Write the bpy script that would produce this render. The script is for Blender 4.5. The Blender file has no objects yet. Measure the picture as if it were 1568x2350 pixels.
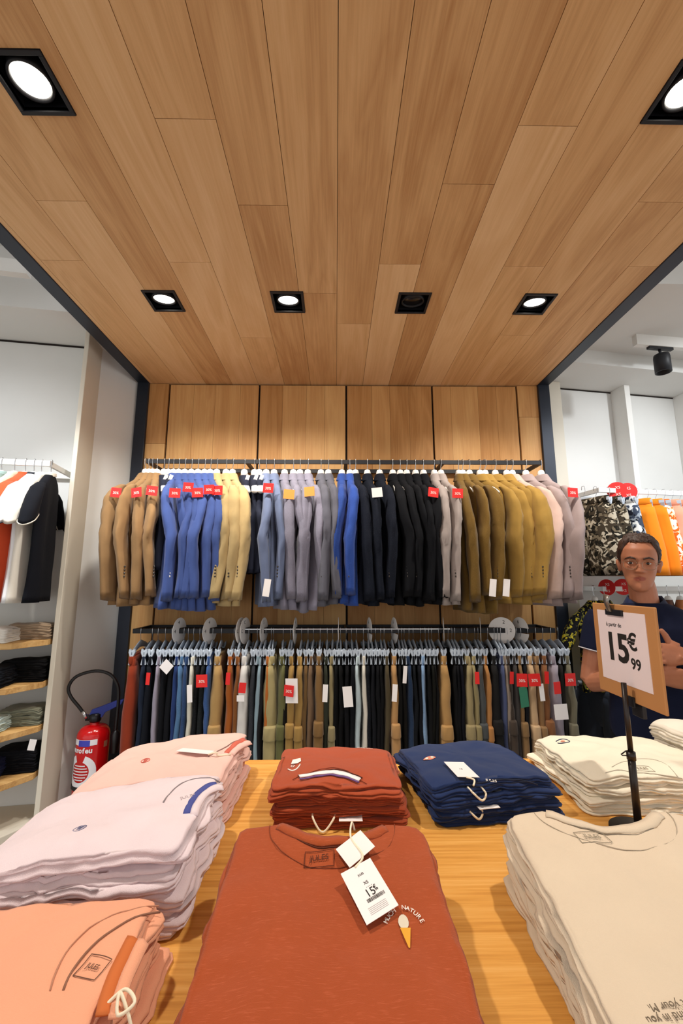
import bpy, math, random
from mathutils import Vector, Matrix, noise

# ------------------------------------------------------------------ camera, world, lights
sc = bpy.context.scene
COL = sc.collection
FPX, CX, CY = 973.0, 784.0, 1175.0
PITCH, YAW, EYE = math.atan(162 / 973.0), math.atan(13 / 973.0), 1.5
_F = Vector((math.sin(YAW) * math.cos(PITCH), math.cos(YAW) * math.cos(PITCH), math.sin(PITCH)))
_R = Vector((math.cos(YAW), -math.sin(YAW), 0))
_U = _R.cross(_F)
cam_d = bpy.data.cameras.new('camera')
cam = bpy.data.objects.new('camera', cam_d)
COL.objects.link(cam)
cam_d.sensor_fit = 'HORIZONTAL'
cam_d.sensor_width = 36.0
cam_d.lens = FPX / 1568 * 36.0
cam_d.clip_start = 0.02
cam.matrix_world = Matrix(((_R.x, _U.x, -_F.x, 0), (_R.y, _U.y, -_F.y, 0), (_R.z, _U.z, -_F.z, EYE), (0, 0, 0, 1)))
sc.camera = cam

sc.view_settings.view_transform = 'Standard'
sc.view_settings.look = 'None'
sc.view_settings.gamma = 1.0
sc.view_settings.use_curve_mapping = False
sc.view_settings.exposure = 0.08

world = bpy.data.worlds.new('store_ambience')
sc.world = world
world.use_nodes = True
bg = world.node_tree.nodes['Background']
bg.inputs[0].default_value = (1.0, 0.985, 0.965, 1)
bg.inputs[1].default_value = 1.0

WARM = (1.0, 0.93, 0.83)
COOL = (0.93, 0.97, 1.0)


def spot(name, loc, target, power, color, deg, blend=0.6, radius=0.035):
    d = bpy.data.lights.new(name, 'SPOT')
    d.energy, d.color, d.spot_size, d.spot_blend, d.shadow_soft_size = power, color, math.radians(deg), blend, radius
    o = bpy.data.objects.new(name, d)
    COL.objects.link(o)
    o.location = loc
    o.rotation_euler = (Vector(target) - Vector(loc)).to_track_quat('-Z', 'Y').to_euler()
    return o


def area(name, loc, target, power, color, sx, sy):
    d = bpy.data.lights.new(name, 'AREA')
    d.energy, d.color, d.shape, d.size, d.size_y = power, color, 'RECTANGLE', sx, sy
    o = bpy.data.objects.new(name, d)
    COL.objects.link(o)
    o.location = loc
    o.rotation_euler = (Vector(target) - Vector(loc)).to_track_quat('-Z', 'Y').to_euler()
    return o


CEIL = 2.85            # underside of the timber canopy
LAMP_Y = 1.876
SMALL_LAMPS = [(-0.838, LAMP_Y), (-0.235, LAMP_Y), (0.374, LAMP_Y), (0.974, LAMP_Y)]
BIG_LAMPS = [(-0.84, 0.966), (0.98, 0.966)]
# the canopy's own spotlights (the third of the far row is burnt out)
for _i, (_x, _y) in enumerate(SMALL_LAMPS):
    if _i != 2:
        spot('canopy_spot', (_x, _y, CEIL - 0.012), (_x * 0.95, 2.32, 1.7), 62, WARM, 105, 0.8, 0.045)
spot('canopy_spot', (BIG_LAMPS[0][0], BIG_LAMPS[0][1], CEIL - 0.012), (-0.05, 0.86, 1.0), 76, WARM, 80, 0.7, 0.045)
spot('canopy_spot', (BIG_LAMPS[1][0], BIG_LAMPS[1][1], CEIL - 0.012), (0.35, 0.86, 1.0), 76, WARM, 80, 0.7, 0.045)
# track lights of the bays either side
spot('bay_spot', (-2.0, 0.9, 3.05), (-1.85, 2.4, 1.4), 52, COOL, 80, 0.8, 0.06)
spot('bay_spot', (-1.43, 1.25, 2.80), (-1.42, 2.6, 1.3), 62, COOL, 60, 0.8, 0.06)
spot('bay_spot', (2.75, 1.5, 2.95), (2.2, 2.95, 1.9), 80, COOL, 85, 0.8, 0.06)
spot('bay_spot', (1.75, 1.6, 2.95), (1.8, 2.9, 1.5), 50, COOL, 75, 0.8, 0.06)


def ray(px, py):
    return _F + _R * ((px - CX) / FPX) + _U * ((CY - py) / FPX)


def at_y(px, py, y):
    d = ray(px, py)
    return Vector((0, 0, EYE)) + d * (y / d.y)


def at_z(px, py, z):
    d = ray(px, py)
    return Vector((0, 0, EYE)) + d * ((z - EYE) / d.z)


def px_of(p):
    v = Vector(p) - Vector((0, 0, EYE))
    z = v.dot(_F)
    return CX + FPX * v.dot(_R) / z, CY - FPX * v.dot(_U) / z


RND = random.Random(7)

# ------------------------------------------------------------------ materials


def lin(c):
    if isinstance(c, str):
        c = c.lstrip('#')
        c = [int(c[i:i + 2], 16) / 255 for i in (0, 2, 4)]
        return tuple((v / 12.92) if v <= 0.04045 else ((v + 0.055) / 1.055) ** 2.4 for v in c) + (1.0,)
    return tuple(c) + ((1.0,) if len(c) == 3 else ())


_MATS = {}


def _new(name):
    m = bpy.data.materials.new(name)
    m.use_nodes = True
    nt = m.node_tree
    return m, nt, nt.nodes, nt.links, nt.nodes['Principled BSDF']


def plain(name, color, rough=0.6, metal=0.0, spec=0.5, noise_amt=0.04, alpha=1.0, trans=0.0):
    key = ('plain', name, color)
    if key in _MATS:
        return _MATS[key]
    m, nt, N, L, b = _new(name)
    c = lin(color)
    tc = N.new('ShaderNodeTexCoord')
    ns = N.new('ShaderNodeTexNoise')
    ns.inputs['Scale'].default_value = 9.0
    ns.inputs['Detail'].default_value = 4.0
    L.new(tc.outputs['Object'], ns.inputs['Vector'])
    mx = N.new('ShaderNodeMix')
    mx.data_type = 'RGBA'
    mx.inputs[6].default_value = tuple(v * (1 - noise_amt) for v in c[:3]) + (1,)
    mx.inputs[7].default_value = tuple(min(1, v * (1 + noise_amt)) for v in c[:3]) + (1,)
    L.new(ns.outputs['Fac'], mx.inputs[0])
    L.new(mx.outputs[2], b.inputs['Base Color'])
    b.inputs['Roughness'].default_value = rough
    b.inputs['Metallic'].default_value = metal
    b.inputs['Specular IOR Level'].default_value = spec
    b.inputs['Transmission Weight'].default_value = trans
    b.inputs['Alpha'].default_value = alpha
    _MATS[key] = m
    return m


def fabric(color, rough=0.9, weave=900.0, bump=0.25, var=0.10, slub=0.0, sheen=0.12, mottled=0.0):
    key = ('fabric', color, weave, bump, var, slub, mottled)
    if key in _MATS:
        return _MATS[key]
    m, nt, N, L, b = _new('fabric')
    c = lin(color)
    if max(c[:3]) < 0.03:
        c = tuple(v * 0.55 for v in c[:3]) + (1,)
    tc = N.new('ShaderNodeTexCoord')
    n1 = N.new('ShaderNodeTexNoise')
    n1.inputs['Scale'].default_value = 14.0
    n1.inputs['Detail'].default_value = 5.0
    L.new(tc.outputs['Object'], n1.inputs['Vector'])
    mx = N.new('ShaderNodeMix')
    mx.data_type = 'RGBA'
    mx.inputs[6].default_value = tuple(v * (1 - var) for v in c[:3]) + (1,)
    mx.inputs[7].default_value = tuple(min(1, v * (1 + var)) for v in c[:3]) + (1,)
    L.new(n1.outputs['Fac'], mx.inputs[0])
    out = mx.outputs[2]
    if slub or mottled:
        mp = N.new('ShaderNodeMapping')
        mp.inputs['Scale'].default_value = (45, 520, 45) if slub else (160, 160, 160)
        L.new(tc.outputs['Object'], mp.inputs['Vector'])
        n3 = N.new('ShaderNodeTexNoise')
        n3.inputs['Scale'].default_value = 1.6
        n3.inputs['Detail'].default_value = 2.0
        L.new(mp.outputs['Vector'], n3.inputs['Vector'])
        rp = N.new('ShaderNodeMapRange')
        rp.inputs['From Min'].default_value = 0.56
        rp.inputs['From Max'].default_value = 0.74
        rp.inputs['To Max'].default_value = slub or mottled
        L.new(n3.outputs['Fac'], rp.inputs['Value'])
        m2 = N.new('ShaderNodeMix')
        m2.data_type = 'RGBA'
        L.new(rp.outputs['Result'], m2.inputs[0])
        L.new(out, m2.inputs[6])
        m2.inputs[7].default_value = tuple(min(1, v * 1.7 + 0.05) for v in c[:3]) + (1,)
        out = m2.outputs[2]
    L.new(out, b.inputs['Base Color'])
    n2 = N.new('ShaderNodeTexNoise')
    n2.inputs['Scale'].default_value = weave
    n2.inputs['Detail'].default_value = 1.0
    L.new(tc.outputs['Object'], n2.inputs['Vector'])
    bp = N.new('ShaderNodeBump')
    bp.inputs['Strength'].default_value = bump
    bp.inputs['Distance'].default_value = 0.002
    L.new(n2.outputs['Fac'], bp.inputs['Height'])
    L.new(bp.outputs['Normal'], b.inputs['Normal'])
    b.inputs['Roughness'].default_value = rough
    b.inputs['Specular IOR Level'].default_value = 0.2
    b.inputs['Sheen Weight'].default_value = sheen if max(c[:3]) > 0.05 else 0.0
    b.inputs['Sheen Roughness'].default_value = 0.5
    _MATS[key] = m
    return m


def printed(name, base, spots, scale=28.0, lo=0.46, hi=0.54, stretch=(1, 1, 1)):
    """Cloth with blotches of other colours (leaf prints)."""
    key = ('printed', name)
    if key in _MATS:
        return _MATS[key]
    m, nt, N, L, b = _new(name)
    tc = N.new('ShaderNodeTexCoord')
    out = None
    for i, cc in enumerate(spots):
        mp = N.new('ShaderNodeMapping')
        mp.inputs['Location'].default_value = (i * 3.7, i * 1.3, i * 5.1)
        mp.inputs['Scale'].default_value = stretch
        L.new(tc.outputs['Object'], mp.inputs['Vector'])
        v = N.new('ShaderNodeTexNoise')
        v.inputs['Scale'].default_value = scale
        v.inputs['Detail'].default_value = 1.0
        v.inputs['Distortion'].default_value = 0.8
        L.new(mp.outputs['Vector'], v.inputs['Vector'])
        r = N.new('ShaderNodeMapRange')
        r.inputs['From Min'].default_value = hi
        r.inputs['From Max'].default_value = hi + 0.03
        L.new(v.outputs['Fac'], r.inputs['Value'])
        mx = N.new('ShaderNodeMix')
        mx.data_type = 'RGBA'
        L.new(r.outputs['Result'], mx.inputs[0])
        if out is None:
            mx.inputs[6].default_value = lin(base)
        else:
            L.new(out, mx.inputs[6])
        mx.inputs[7].default_value = lin(cc)
        out = mx.outputs[2]
    L.new(out, b.inputs['Base Color'])
    b.inputs['Roughness'].default_value = 0.9
    b.inputs['Specular IOR Level'].default_value = 0.2
    _MATS[key] = m
    return m


def wood(name, dark, mid, light, axis='Y', tone=0.35, grain=1.0, rough=0.55, coarse_mix=0.30):
    """Oak: grain drawn out along one axis, shifted per board by the face attribute «board»."""
    key = ('wood', name)
    if key in _MATS:
        return _MATS[key]
    m, nt, N, L, b = _new(name)
    tc = N.new('ShaderNodeTexCoord')
    at = N.new('ShaderNodeAttribute')
    at.attribute_name = 'board'
    mul = N.new('ShaderNodeMath')
    mul.operation = 'MULTIPLY'
    mul.inputs[1].default_value = 37.0
    L.new(at.outputs['Fac'], mul.inputs[0])
    add = N.new('ShaderNodeVectorMath')
    add.operation = 'ADD'
    L.new(tc.outputs['Object'], add.inputs[0])
    L.new(mul.outputs[0], add.inputs[1])
    ix = 'XYZ'.index(axis)

    def stretched(a, c):
        s = [c, c, c]
        s[ix] = a
        mp = N.new('ShaderNodeMapping')
        mp.inputs['Scale'].default_value = s
        L.new(add.outputs[0], mp.inputs['Vector'])
        return mp.outputs['Vector']

    fine = N.new('ShaderNodeTexNoise')
    fine.inputs['Scale'].default_value = 1.0
    fine.inputs['Detail'].default_value = 6.0
    fine.inputs['Roughness'].default_value = 0.65
    L.new(stretched(3.0 * grain, 110.0 * grain), fine.inputs['Vector'])
    coarse = N.new('ShaderNodeTexNoise')
    coarse.inputs['Scale'].default_value = 1.0
    coarse.inputs['Detail'].default_value = 4.0
    coarse.inputs['Distortion'].default_value = 1.3
    L.new(stretched(0.7 * grain, 5.5 * grain), coarse.inputs['Vector'])
    wv = N.new('ShaderNodeMath')           # cathedral rings out of the coarse noise
    wv.operation = 'MULTIPLY'
    wv.inputs[1].default_value = 7.0
    L.new(coarse.outputs['Fac'], wv.inputs[0])
    fr = N.new('ShaderNodeMath')
    fr.operation = 'PINGPONG'
    fr.inputs[1].default_value = 1.0
    L.new(wv.outputs[0], fr.inputs[0])
    m1 = N.new('ShaderNodeMix')
    m1.inputs[0].default_value = coarse_mix
    L.new(fine.outputs['Fac'], m1.inputs[2])
    L.new(fr.outputs[0], m1.inputs[3])
    m2 = N.new('ShaderNodeMix')
    m2.inputs[0].default_value = tone
    L.new(m1.outputs[0], m2.inputs[2])
    L.new(at.outputs['Fac'], m2.inputs[3])
    cr = N.new('ShaderNodeValToRGB')
    e = cr.color_ramp.elements
    e[0].position, e[0].color = 0.23, lin(dark)
    e[1].position, e[1].color = 0.77, lin(light)
    k = e.new(0.5)
    k.color = lin(mid)
    L.new(m2.outputs[0], cr.inputs[0])
    # knots
    kn = N.new('ShaderNodeTexVoronoi')
    kn.inputs['Scale'].default_value = 1.0
    L.new(stretched(0.8, 2.6), kn.inputs['Vector'])
    kr = N.new('ShaderNodeMapRange')
    kr.inputs['From Min'].default_value = 0.006
    kr.inputs['From Max'].default_value = 0.035
    kr.inputs['To Min'].default_value = 0.5
    kr.inputs['To Max'].default_value = 0.0
    L.new(kn.outputs['Distance'], kr.inputs['Value'])
    km = N.new('ShaderNodeMix')
    km.data_type = 'RGBA'
    L.new(kr.outputs['Result'], km.inputs[0])
    L.new(cr.outputs['Color'], km.inputs[6])
    km.inputs[7].default_value = tuple(v * 0.35 for v in lin(dark)[:3]) + (1,)
    L.new(km.outputs[2], b.inputs['Base Color'])
    bp = N.new('ShaderNodeBump')
    bp.inputs['Strength'].default_value = 0.12
    bp.inputs['Distance'].default_value = 0.001
    L.new(fine.outputs['Fac'], bp.inputs['Height'])
    L.new(bp.outputs['Normal'], b.inputs['Normal'])
    b.inputs['Roughness'].default_value = rough
    b.inputs['Specular IOR Level'].default_value = 0.3
    _MATS[key] = m
    return m


def glow(name, color, strength):
    m, nt, N, L, b = _new(name)
    b.inputs['Base Color'].default_value = lin(color)
    b.inputs['Emission Color'].default_value = lin(color)
    b.inputs['Emission Strength'].default_value = strength
    return m


M_BLACK = plain('black_powder_coat', '#15161c', 0.5, 0.0, 0.4)
M_FRAME = plain('blackened_steel', '#242a36', 0.42, 0.35, 0.5, 0.12)
M_CHROME = plain('chrome', '#c9ccd0', 0.25, 1.0)
M_WHITE = plain('white_paint', '#e3e2de', 0.6, 0, 0.3)
M_WALLW = plain('white_wall_paint', '#dcdcd9', 0.85, 0, 0.2, 0.02)
M_BEIGE = plain('cream_panel', '#d6cfc0', 0.7, 0, 0.2, 0.02)
M_PLASTW = plain('white_plastic', '#ebe8e2', 0.45)
M_CLIP = plain('grey_blue_plastic', '#b6c1ce', 0.35, 0, 0.5, 0.04)
M_RED = plain('red_card', '#e0201c', 0.5)
M_TAGW = plain('white_card', '#f2ecea', 0.55)
M_ORANGE = plain('orange_card', '#ffa04a', 0.5)
M_INK = plain('black_ink', '#17130f', 0.7)
M_WHINK = plain('white_ink', '#f4ede4', 0.7)
M_STRING = plain('cream_cord', '#efe3c8', 0.8)
M_DARKGAP = plain('dark_gap', '#1c1109', 0.9)
M_GREYDISC = plain('grey_plastic', '#eee9e4', 0.6)
M_OAK = wood('oak_boards', '#bd8c5a', '#dcb07c', '#ebc494', 'Y', 0.42, 1.0)
M_OAKV = wood('oak_boards_upright', '#a9753f', '#c6935a', '#d8aa6e', 'Z', 0.42)
M_TABLE = wood('oak_table', '#b5752e', '#dda04e', '#f0bc70', 'X', 0.05, 1.0, 0.42, 0.10)
M_SHELF = wood('oak_shelf', '#a87a44', '#cfa468', '#dfba80', 'X', 0.1, 1.0)
M_BRASS = plain('clip_steel', '#8f8a84', 0.35, 0.9)

# ------------------------------------------------------------------ mesh helpers


class MB:
    def __init__(s):
        s.v, s.f, s.a, s.mi = [], [], [], []

    def _add(s, vs, fs, attr=0.5, mi=0):
        o = len(s.v)
        s.v.extend(tuple(v) for v in vs)
        for f in fs:
            s.f.append(tuple(i + o for i in f))
            s.a.append(attr)
            s.mi.append(mi)

    def box(s, x0, x1, y0, y1, z0, z1, attr=0.5, mi=0, mat=None):
        vs = [(x, y, z) for z in (z0, z1) for y in (y0, y1) for x in (x0, x1)]
        if mat is not None:
            vs = [mat @ Vector(v) for v in vs]
        s._add(vs, [(0, 2, 3, 1), (4, 5, 7, 6), (0, 1, 5, 4), (2, 6, 7, 3), (0, 4, 6, 2), (1, 3, 7, 5)], attr, mi)
        return s

    def rings(s, rs, cap0=True, cap1=True, attr=0.5, mi=0, closed=True):
        n = len(rs[0])
        vs = [p for r in rs for p in r]
        fs = []
        m = n if closed else n - 1
        for j in range(len(rs) - 1):
            for i in range(m):
                a, b = j * n + i, j * n + (i + 1) % n
                fs.append((a, b, b + n, a + n))
        if cap0:
            fs.append(tuple(range(n - 1, -1, -1)))
        if cap1:
            fs.append(tuple((len(rs) - 1) * n + i for i in range(n)))
        s._add(vs, fs, attr, mi)
        return s

    def tube(s, path, r, seg=8, cap=True, mi=0, flat=None):
        path = [Vector(p) for p in path]
        rs = []
        up = None
        for i, p in enumerate(path):
            t = (path[min(i + 1, len(path) - 1)] - path[max(i - 1, 0)]).normalized()
            if up is None:
                up = Vector((0, 0, 1)) if abs(t.z) < 0.9 else Vector((1, 0, 0))
            n = (up - t * up.dot(t)).normalized()
            up = n
            bn = t.cross(n)
            rr = r[i] if isinstance(r, (list, tuple)) else r
            ra, rb = rr if isinstance(rr, tuple) else (rr, rr)
            rs.append([p + n * (ra * math.cos(2 * math.pi * k / seg)) + bn * (rb * math.sin(2 * math.pi * k / seg)) for k in range(seg)])
        return s.rings(rs, cap, cap, mi=mi)

    def lathe(s, prof, seg=32, c=(0, 0, 0), axis='Z', mi=0):
        rs = []
        for r, h in prof:
            ring = []
            for k in range(seg):
                a = 2 * math.pi * k / seg
                p = (r * math.cos(a), r * math.sin(a), h)
                if axis == 'Y':
                    p = (p[0], p[2], p[1])
                ring.append((p[0] + c[0], p[1] + c[1], p[2] + c[2]))
            rs.append(ring)
        return s.rings(rs, mi=mi)

    def prism(s, poly, z0, z1, mat=None, mi=0):
        n = len(poly)
        vs = [Vector((x, y, z0)) for x, y in poly] + [Vector((x, y, z1)) for x, y in poly]
        if mat is not None:
            vs = [mat @ v for v in vs]
        fs = [tuple(range(n - 1, -1, -1)), tuple(range(n, 2 * n))]
        for i in range(n):
            j = (i + 1) % n
            fs.append((i, j, n + j, n + i))
        s._add(vs, fs, 0.5, mi)
        return s

    def ball(s, c, r, seg=12, rows=8, mi=0):
        r = r if isinstance(r, tuple) else (r, r, r)
        rs = []
        for j in range(1, rows):
            t = math.pi * j / rows
            rs.append([(c[0] + r[0] * math.sin(t) * math.cos(2 * math.pi * k / seg), c[1] + r[1] * math.sin(t) * math.sin(2 * math.pi * k / seg), c[2] - r[2] * math.cos(t)) for k in range(seg)])
        return s.rings(rs, mi=mi)

    def mesh(s, name, smooth=False):
        me = bpy.data.meshes.new(name)
        me.from_pydata(s.v, [], s.f)
        at = me.attributes.new('board', 'FLOAT', 'FACE')
        at.data.foreach_set('value', s.a)
        if any(s.mi):
            me.polygons.foreach_set('material_index', s.mi)
        if smooth:
            me.polygons.foreach_set('use_smooth', [True] * len(s.f))
        me.update()
        return me

    def build(s, name, mats, parent=None, smooth=False, bevel=0.0, loc=None):
        me = s.mesh(name, smooth)
        for m in (mats if isinstance(mats, (list, tuple)) else [mats]):
            me.materials.append(m)
        o = bpy.data.objects.new(name, me)
        COL.objects.link(o)
        if parent is not None:
            o.parent = parent
        if loc is not None:
            o.location = loc
        if bevel:
            b = o.modifiers.new('edge', 'BEVEL')
            b.width, b.segments, b.limit_method = bevel, 2, 'ANGLE'
        return o


def thing(name, label, cat, loc=(0, 0, 0), rz=0.0, group=None):
    o = bpy.data.objects.new(name, None)
    COL.objects.link(o)
    o.location = loc
    o.rotation_euler = (0, 0, rz)
    return tag(o, label, cat, group)


def tag(o, label, cat, group=None):
    o['label'] = label
    o['category'] = cat
    if group:
        o['group'] = group
    return o


def structure(o, label=None):
    o['kind'] = 'structure'
    if label:
        o['label'] = label
    return o


def dup(root, loc, rz, label=None, group=None):
    r = root.copy()
    COL.objects.link(r)
    r.location = loc
    r.rotation_euler = (0, 0, rz)
    if label:
        r['label'] = label
    if group:
        r['group'] = group
    for ch in list(root.children):
        c = ch.copy()
        COL.objects.link(c)
        c.parent = r
        for g in list(ch.children):
            d = g.copy()
            COL.objects.link(d)
            d.parent = c
    return r


_TXT = {}


def text(name, body, size, mat, parent, mtx, extrude=0.0004, align='CENTER', sx=1.0, bold=0.0):
    c = bpy.data.curves.new(name, 'FONT')
    c.body = body
    c.size = size
    c.extrude = extrude
    c.align_x = align
    c.align_y = 'CENTER'
    c.resolution_u = 3
    c.offset = bold * size
    c.materials.append(mat)
    k = (body, size, extrude, align, bold)
    if k not in _TXT:
        f = bpy.data.objects.new('glyphs', c)
        COL.objects.link(f)
        me = bpy.data.meshes.new_from_object(f.evaluated_get(bpy.context.evaluated_depsgraph_get()))
        bpy.data.objects.remove(f)
        _TXT[k] = me
    me = _TXT[k].copy()
    me.materials.clear()
    me.materials.append(mat)
    o = bpy.data.objects.new(name, me)
    COL.objects.link(o)
    o.parent = parent
    o.matrix_local = mtx @ Matrix.Diagonal((sx, 1, 1, 1))
    return o


def frame_mtx(o, x, y):
    """Matrix with origin o, local x axis x and local y axis y."""
    x = Vector(x).normalized()
    y = Vector(y)
    y = (y - x * y.dot(x)).normalized()
    z = x.cross(y)
    m = Matrix((x, y, z)).transposed().to_4x4()
    m.translation = Vector(o)
    return m


def fbm(x, y, z, o=3):
    return noise.fractal(Vector((x, y, z)), 1.0, 2.0, o)


def lerp_table(tab, t):
    for i in range(len(tab) - 1):
        a, b = tab[i], tab[i + 1]
        if (a[0] <= t <= b[0]) or (a[0] >= t >= b[0]):
            k = (t - a[0]) / (b[0] - a[0]) if b[0] != a[0] else 0
            k = k * k * (3 - 2 * k) * 0.5 + k * 0.5
            return [p + (q - p) * k for p, q in zip(a[1:], b[1:])]
    return list(tab[0][1:] if abs(t - tab[0][0]) < abs(t - tab[-1][0]) else tab[-1][1:])


NUM = ['', 'first', 'second', 'third', 'fourth', 'fifth', 'sixth', 'seventh', 'eighth', 'ninth', 'tenth', 'eleventh', 'twelfth']
CNT = ['', 'one', 'two', 'three', 'four', 'five', 'six', 'seven', 'eight', 'nine', 'ten', 'eleven', 'twelve']

# ------------------------------------------------------------------ the setting
XL, XR = -1.279, 1.394
# timber canopy: boards 18 cm wide running away from the camera, at the photo's end joints
JOINTS = {-3: [1.05, 2.183], -4: [1.62], -6: [1.33], -7: [1.616], -2: [1.338], -1: [1.81], 3: [1.055], 2: [1.246], 6: [1.306], 1: [1.62], 4: [1.625], 5: [2.14], 0: [2.048], 7: [1.62, 0.2], -5: [0.2]}
TONES = {(1, 1): 0.95, (3, 1): 0.85, (2, 0): 0.2, (3, 0): 0.5, (-3, 0): 0.55, (0, 0): 0.35, (-1, 0): 0.4, (-4, 1): 0.7, (-6, 1): 0.72, (4, 1): 0.5, (6, 1): 0.3, (1, 0): 0.22, (-2, 0): 0.3, (5, 0): 0.5, (5, 1): 0.62, (7, 1): 0.6}
holes = [(x - 0.079, x + 0.079, y - 0.079, y + 0.079) for x, y in SMALL_LAMPS + BIG_LAMPS]


def cut(r, hs):
    out = [r]
    for hx0, hx1, hy0, hy1 in hs:
        nxt = []
        for x0, x1, y0, y1 in out:
            if hx1 <= x0 or hx0 >= x1 or hy1 <= y0 or hy0 >= y1:
                nxt.append((x0, x1, y0, y1))
                continue
            if hy0 > y0:
                nxt.append((x0, x1, y0, hy0))
            if hy1 < y1:
                nxt.append((x0, x1, hy1, y1))
            ya, yb = max(y0, hy0), min(y1, hy1)
            if hx0 > x0:
                nxt.append((x0, hx0, ya, yb))
            if hx1 < x1:
                nxt.append((hx1, x1, ya, yb))
        out = nxt
    return out


mb = MB()
G = 0.0009
for k in range(-8, 8):
    x0, x1 = max(XL, k * 0.18 + 0.003), min(XR, (k + 1) * 0.18 + 0.003)
    if x1 - x0 < 0.01:
        continue
    js = [-0.9] + sorted(JOINTS.get(k, [RND.uniform(0, 2)])) + [2.765]
    for i in range(len(js) - 1):
        t = TONES.get((k, i), RND.uniform(0.15, 0.8))
        for r in cut((x0 + G, x1 - G, js[i] + G, js[i + 1] - G), holes):
            mb.box(r[0], r[1], r[2], r[3], CEIL, CEIL + 0.018, t, 0)
for r in cut((XL, XR, -0.9, 2.765), holes):
    mb.box(r[0], r[1], r[2], r[3], CEIL + 0.018, CEIL + 0.03, 0.5, 1)
mb.box(XL - 0.07, XR + 0.07, -0.95, 2.80, CEIL + 0.13, CEIL + 0.16, 0.5, 1)  # unseen lid above the boards, added to block light
structure(mb.build('ceiling', [M_OAK, M_DARKGAP]), 'oak plank canopy ceiling')

# oak back wall: four door panels of 60 cm between narrow strips
mb = MB()
edges = [-1.142, -0.527, 0.0695, 0.663, 1.25]
mb.box(XL, XR, 2.765, 2.80, 0.0, CEIL + 0.14, 0.5, 1)


def upright(mb, xa, xb, n, z0, z1, y0=2.745):
    ws = [RND.uniform(0.7, 1.3) for _ in range(n)]
    tot = sum(ws)
    x = xa
    for w in ws:
        xn = x + (xb - xa) * w / tot
        mb.box(x + 0.0006, xn - 0.0006, y0, 2.765, z0, z1, RND.uniform(0.1, 0.95), 0)
        x = xn


upright(mb, XL, edges[0] - 0.006, 1, 2.42, 2.847)
upright(mb, XL, edges[0] - 0.006, 1, 0.10, 2.418)
upright(mb, edges[4] + 0.006, XR, 1, 2.62, 2.847)
upright(mb, edges[4] + 0.006, XR, 1, 0.10, 2.618)
wall = structure(mb.build('wall_back', [M_OAKV, M_DARKGAP]), 'oak clad back wall')
for i in range(4):
    pb = MB()
    upright(pb, edges[i] + 0.006, edges[i + 1] - 0.006, 4, 0.10, 2.840)
    structure(pb.build('wall_panel', [M_OAKV, M_DARKGAP], wall))

# black steel portal: posts and edge beams
mb = MB()
mb.box(XL - 0.075, XL, 2.725, 2.80, 0, CEIL, 0.5)
structure(mb.build('column_left', M_FRAME, bevel=0.003), 'black steel post beside the fire extinguisher')
mb = MB()
mb.box(XR, XR + 0.077, 2.725, 2.80, 0, CEIL, 0.5)
structure(mb.build('column_right', M_FRAME, bevel=0.003), 'black steel post on the right of the oak wall')
mb = MB()
mb.box(XL - 0.075, XL, -0.95, 2.80, CEIL - 0.004, CEIL + 0.16)
structure(mb.build('beam_left', M_FRAME, bevel=0.003), 'black steel edge beam on the left of the canopy')
mb = MB()
mb.box(XR, XR + 0.077, -0.95, 2.80, CEIL - 0.004, CEIL + 0.16)
structure(mb.build('beam_right', M_FRAME, bevel=0.003), 'black steel edge beam on the right of the canopy')

# floor and outer ceilings
mb = MB()
mb.box(-6, 6, -4, 4.2, -0.06, 0.0)
structure(mb.build('floor', plain('pale_floor_tile', '#b3b0ab', 0.35, 0, 0.4, 0.05)), 'pale grey shop floor')
WX, WY, WK = -2.034, 2.384, 0.161         # the shop's own wall runs slightly askew to the canopy


def wall_y(x):
    return WY + WK * (x - WX)


ANG = math.atan(WK)
mL = Matrix.Translation((WX, WY, 0)) @ Matrix.Rotation(ANG, 4, 'Z')      # local x along the wall, y into it
SOFF = 2.95
mb = MB()
mb.box(-2.5, 0.545, 0.0, 0.08, 0, 3.5, mat=mL)
structure(mb.build('wall_left', M_WALLW), 'white wall of the left bay')
mb = MB()
mb.box(-2.5, 0.66, -0.36, 0.08, SOFF, 3.6, mat=mL)
structure(mb.build('trim_1', M_WALLW), 'white bulkhead over the left bay')
mb = MB()
mb.box(-2.5, 0.535, -0.004, 0.0, SOFF - 0.012, SOFF - 0.002, mat=mL)
structure(mb.build('trim_2', M_DARKGAP), 'dark shadow gap at the top of the left bay wall')
# return panel between partition and steel post
a, b_ = Vector((-1.475, 2.475, 0)), Vector((-1.356, 2.76, 0))
d = (b_ - a)
mR = frame_mtx(a, d, (-d.y, d.x, 0))
mb = MB()
mb.box(0, d.length, 0, 0.03, 0, 3.3, mat=mR)
structure(mb.build('wall_recess', M_WALLW), 'white return wall behind the fire extinguisher')
mb = MB()
mb.box(0.548, 0.572, -0.185, 0.06, 0, SOFF, mat=mL)
structure(mb.build('partition_left', M_BEIGE, bevel=0.003), 'cream partition panel left of the fire extinguisher')
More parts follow.
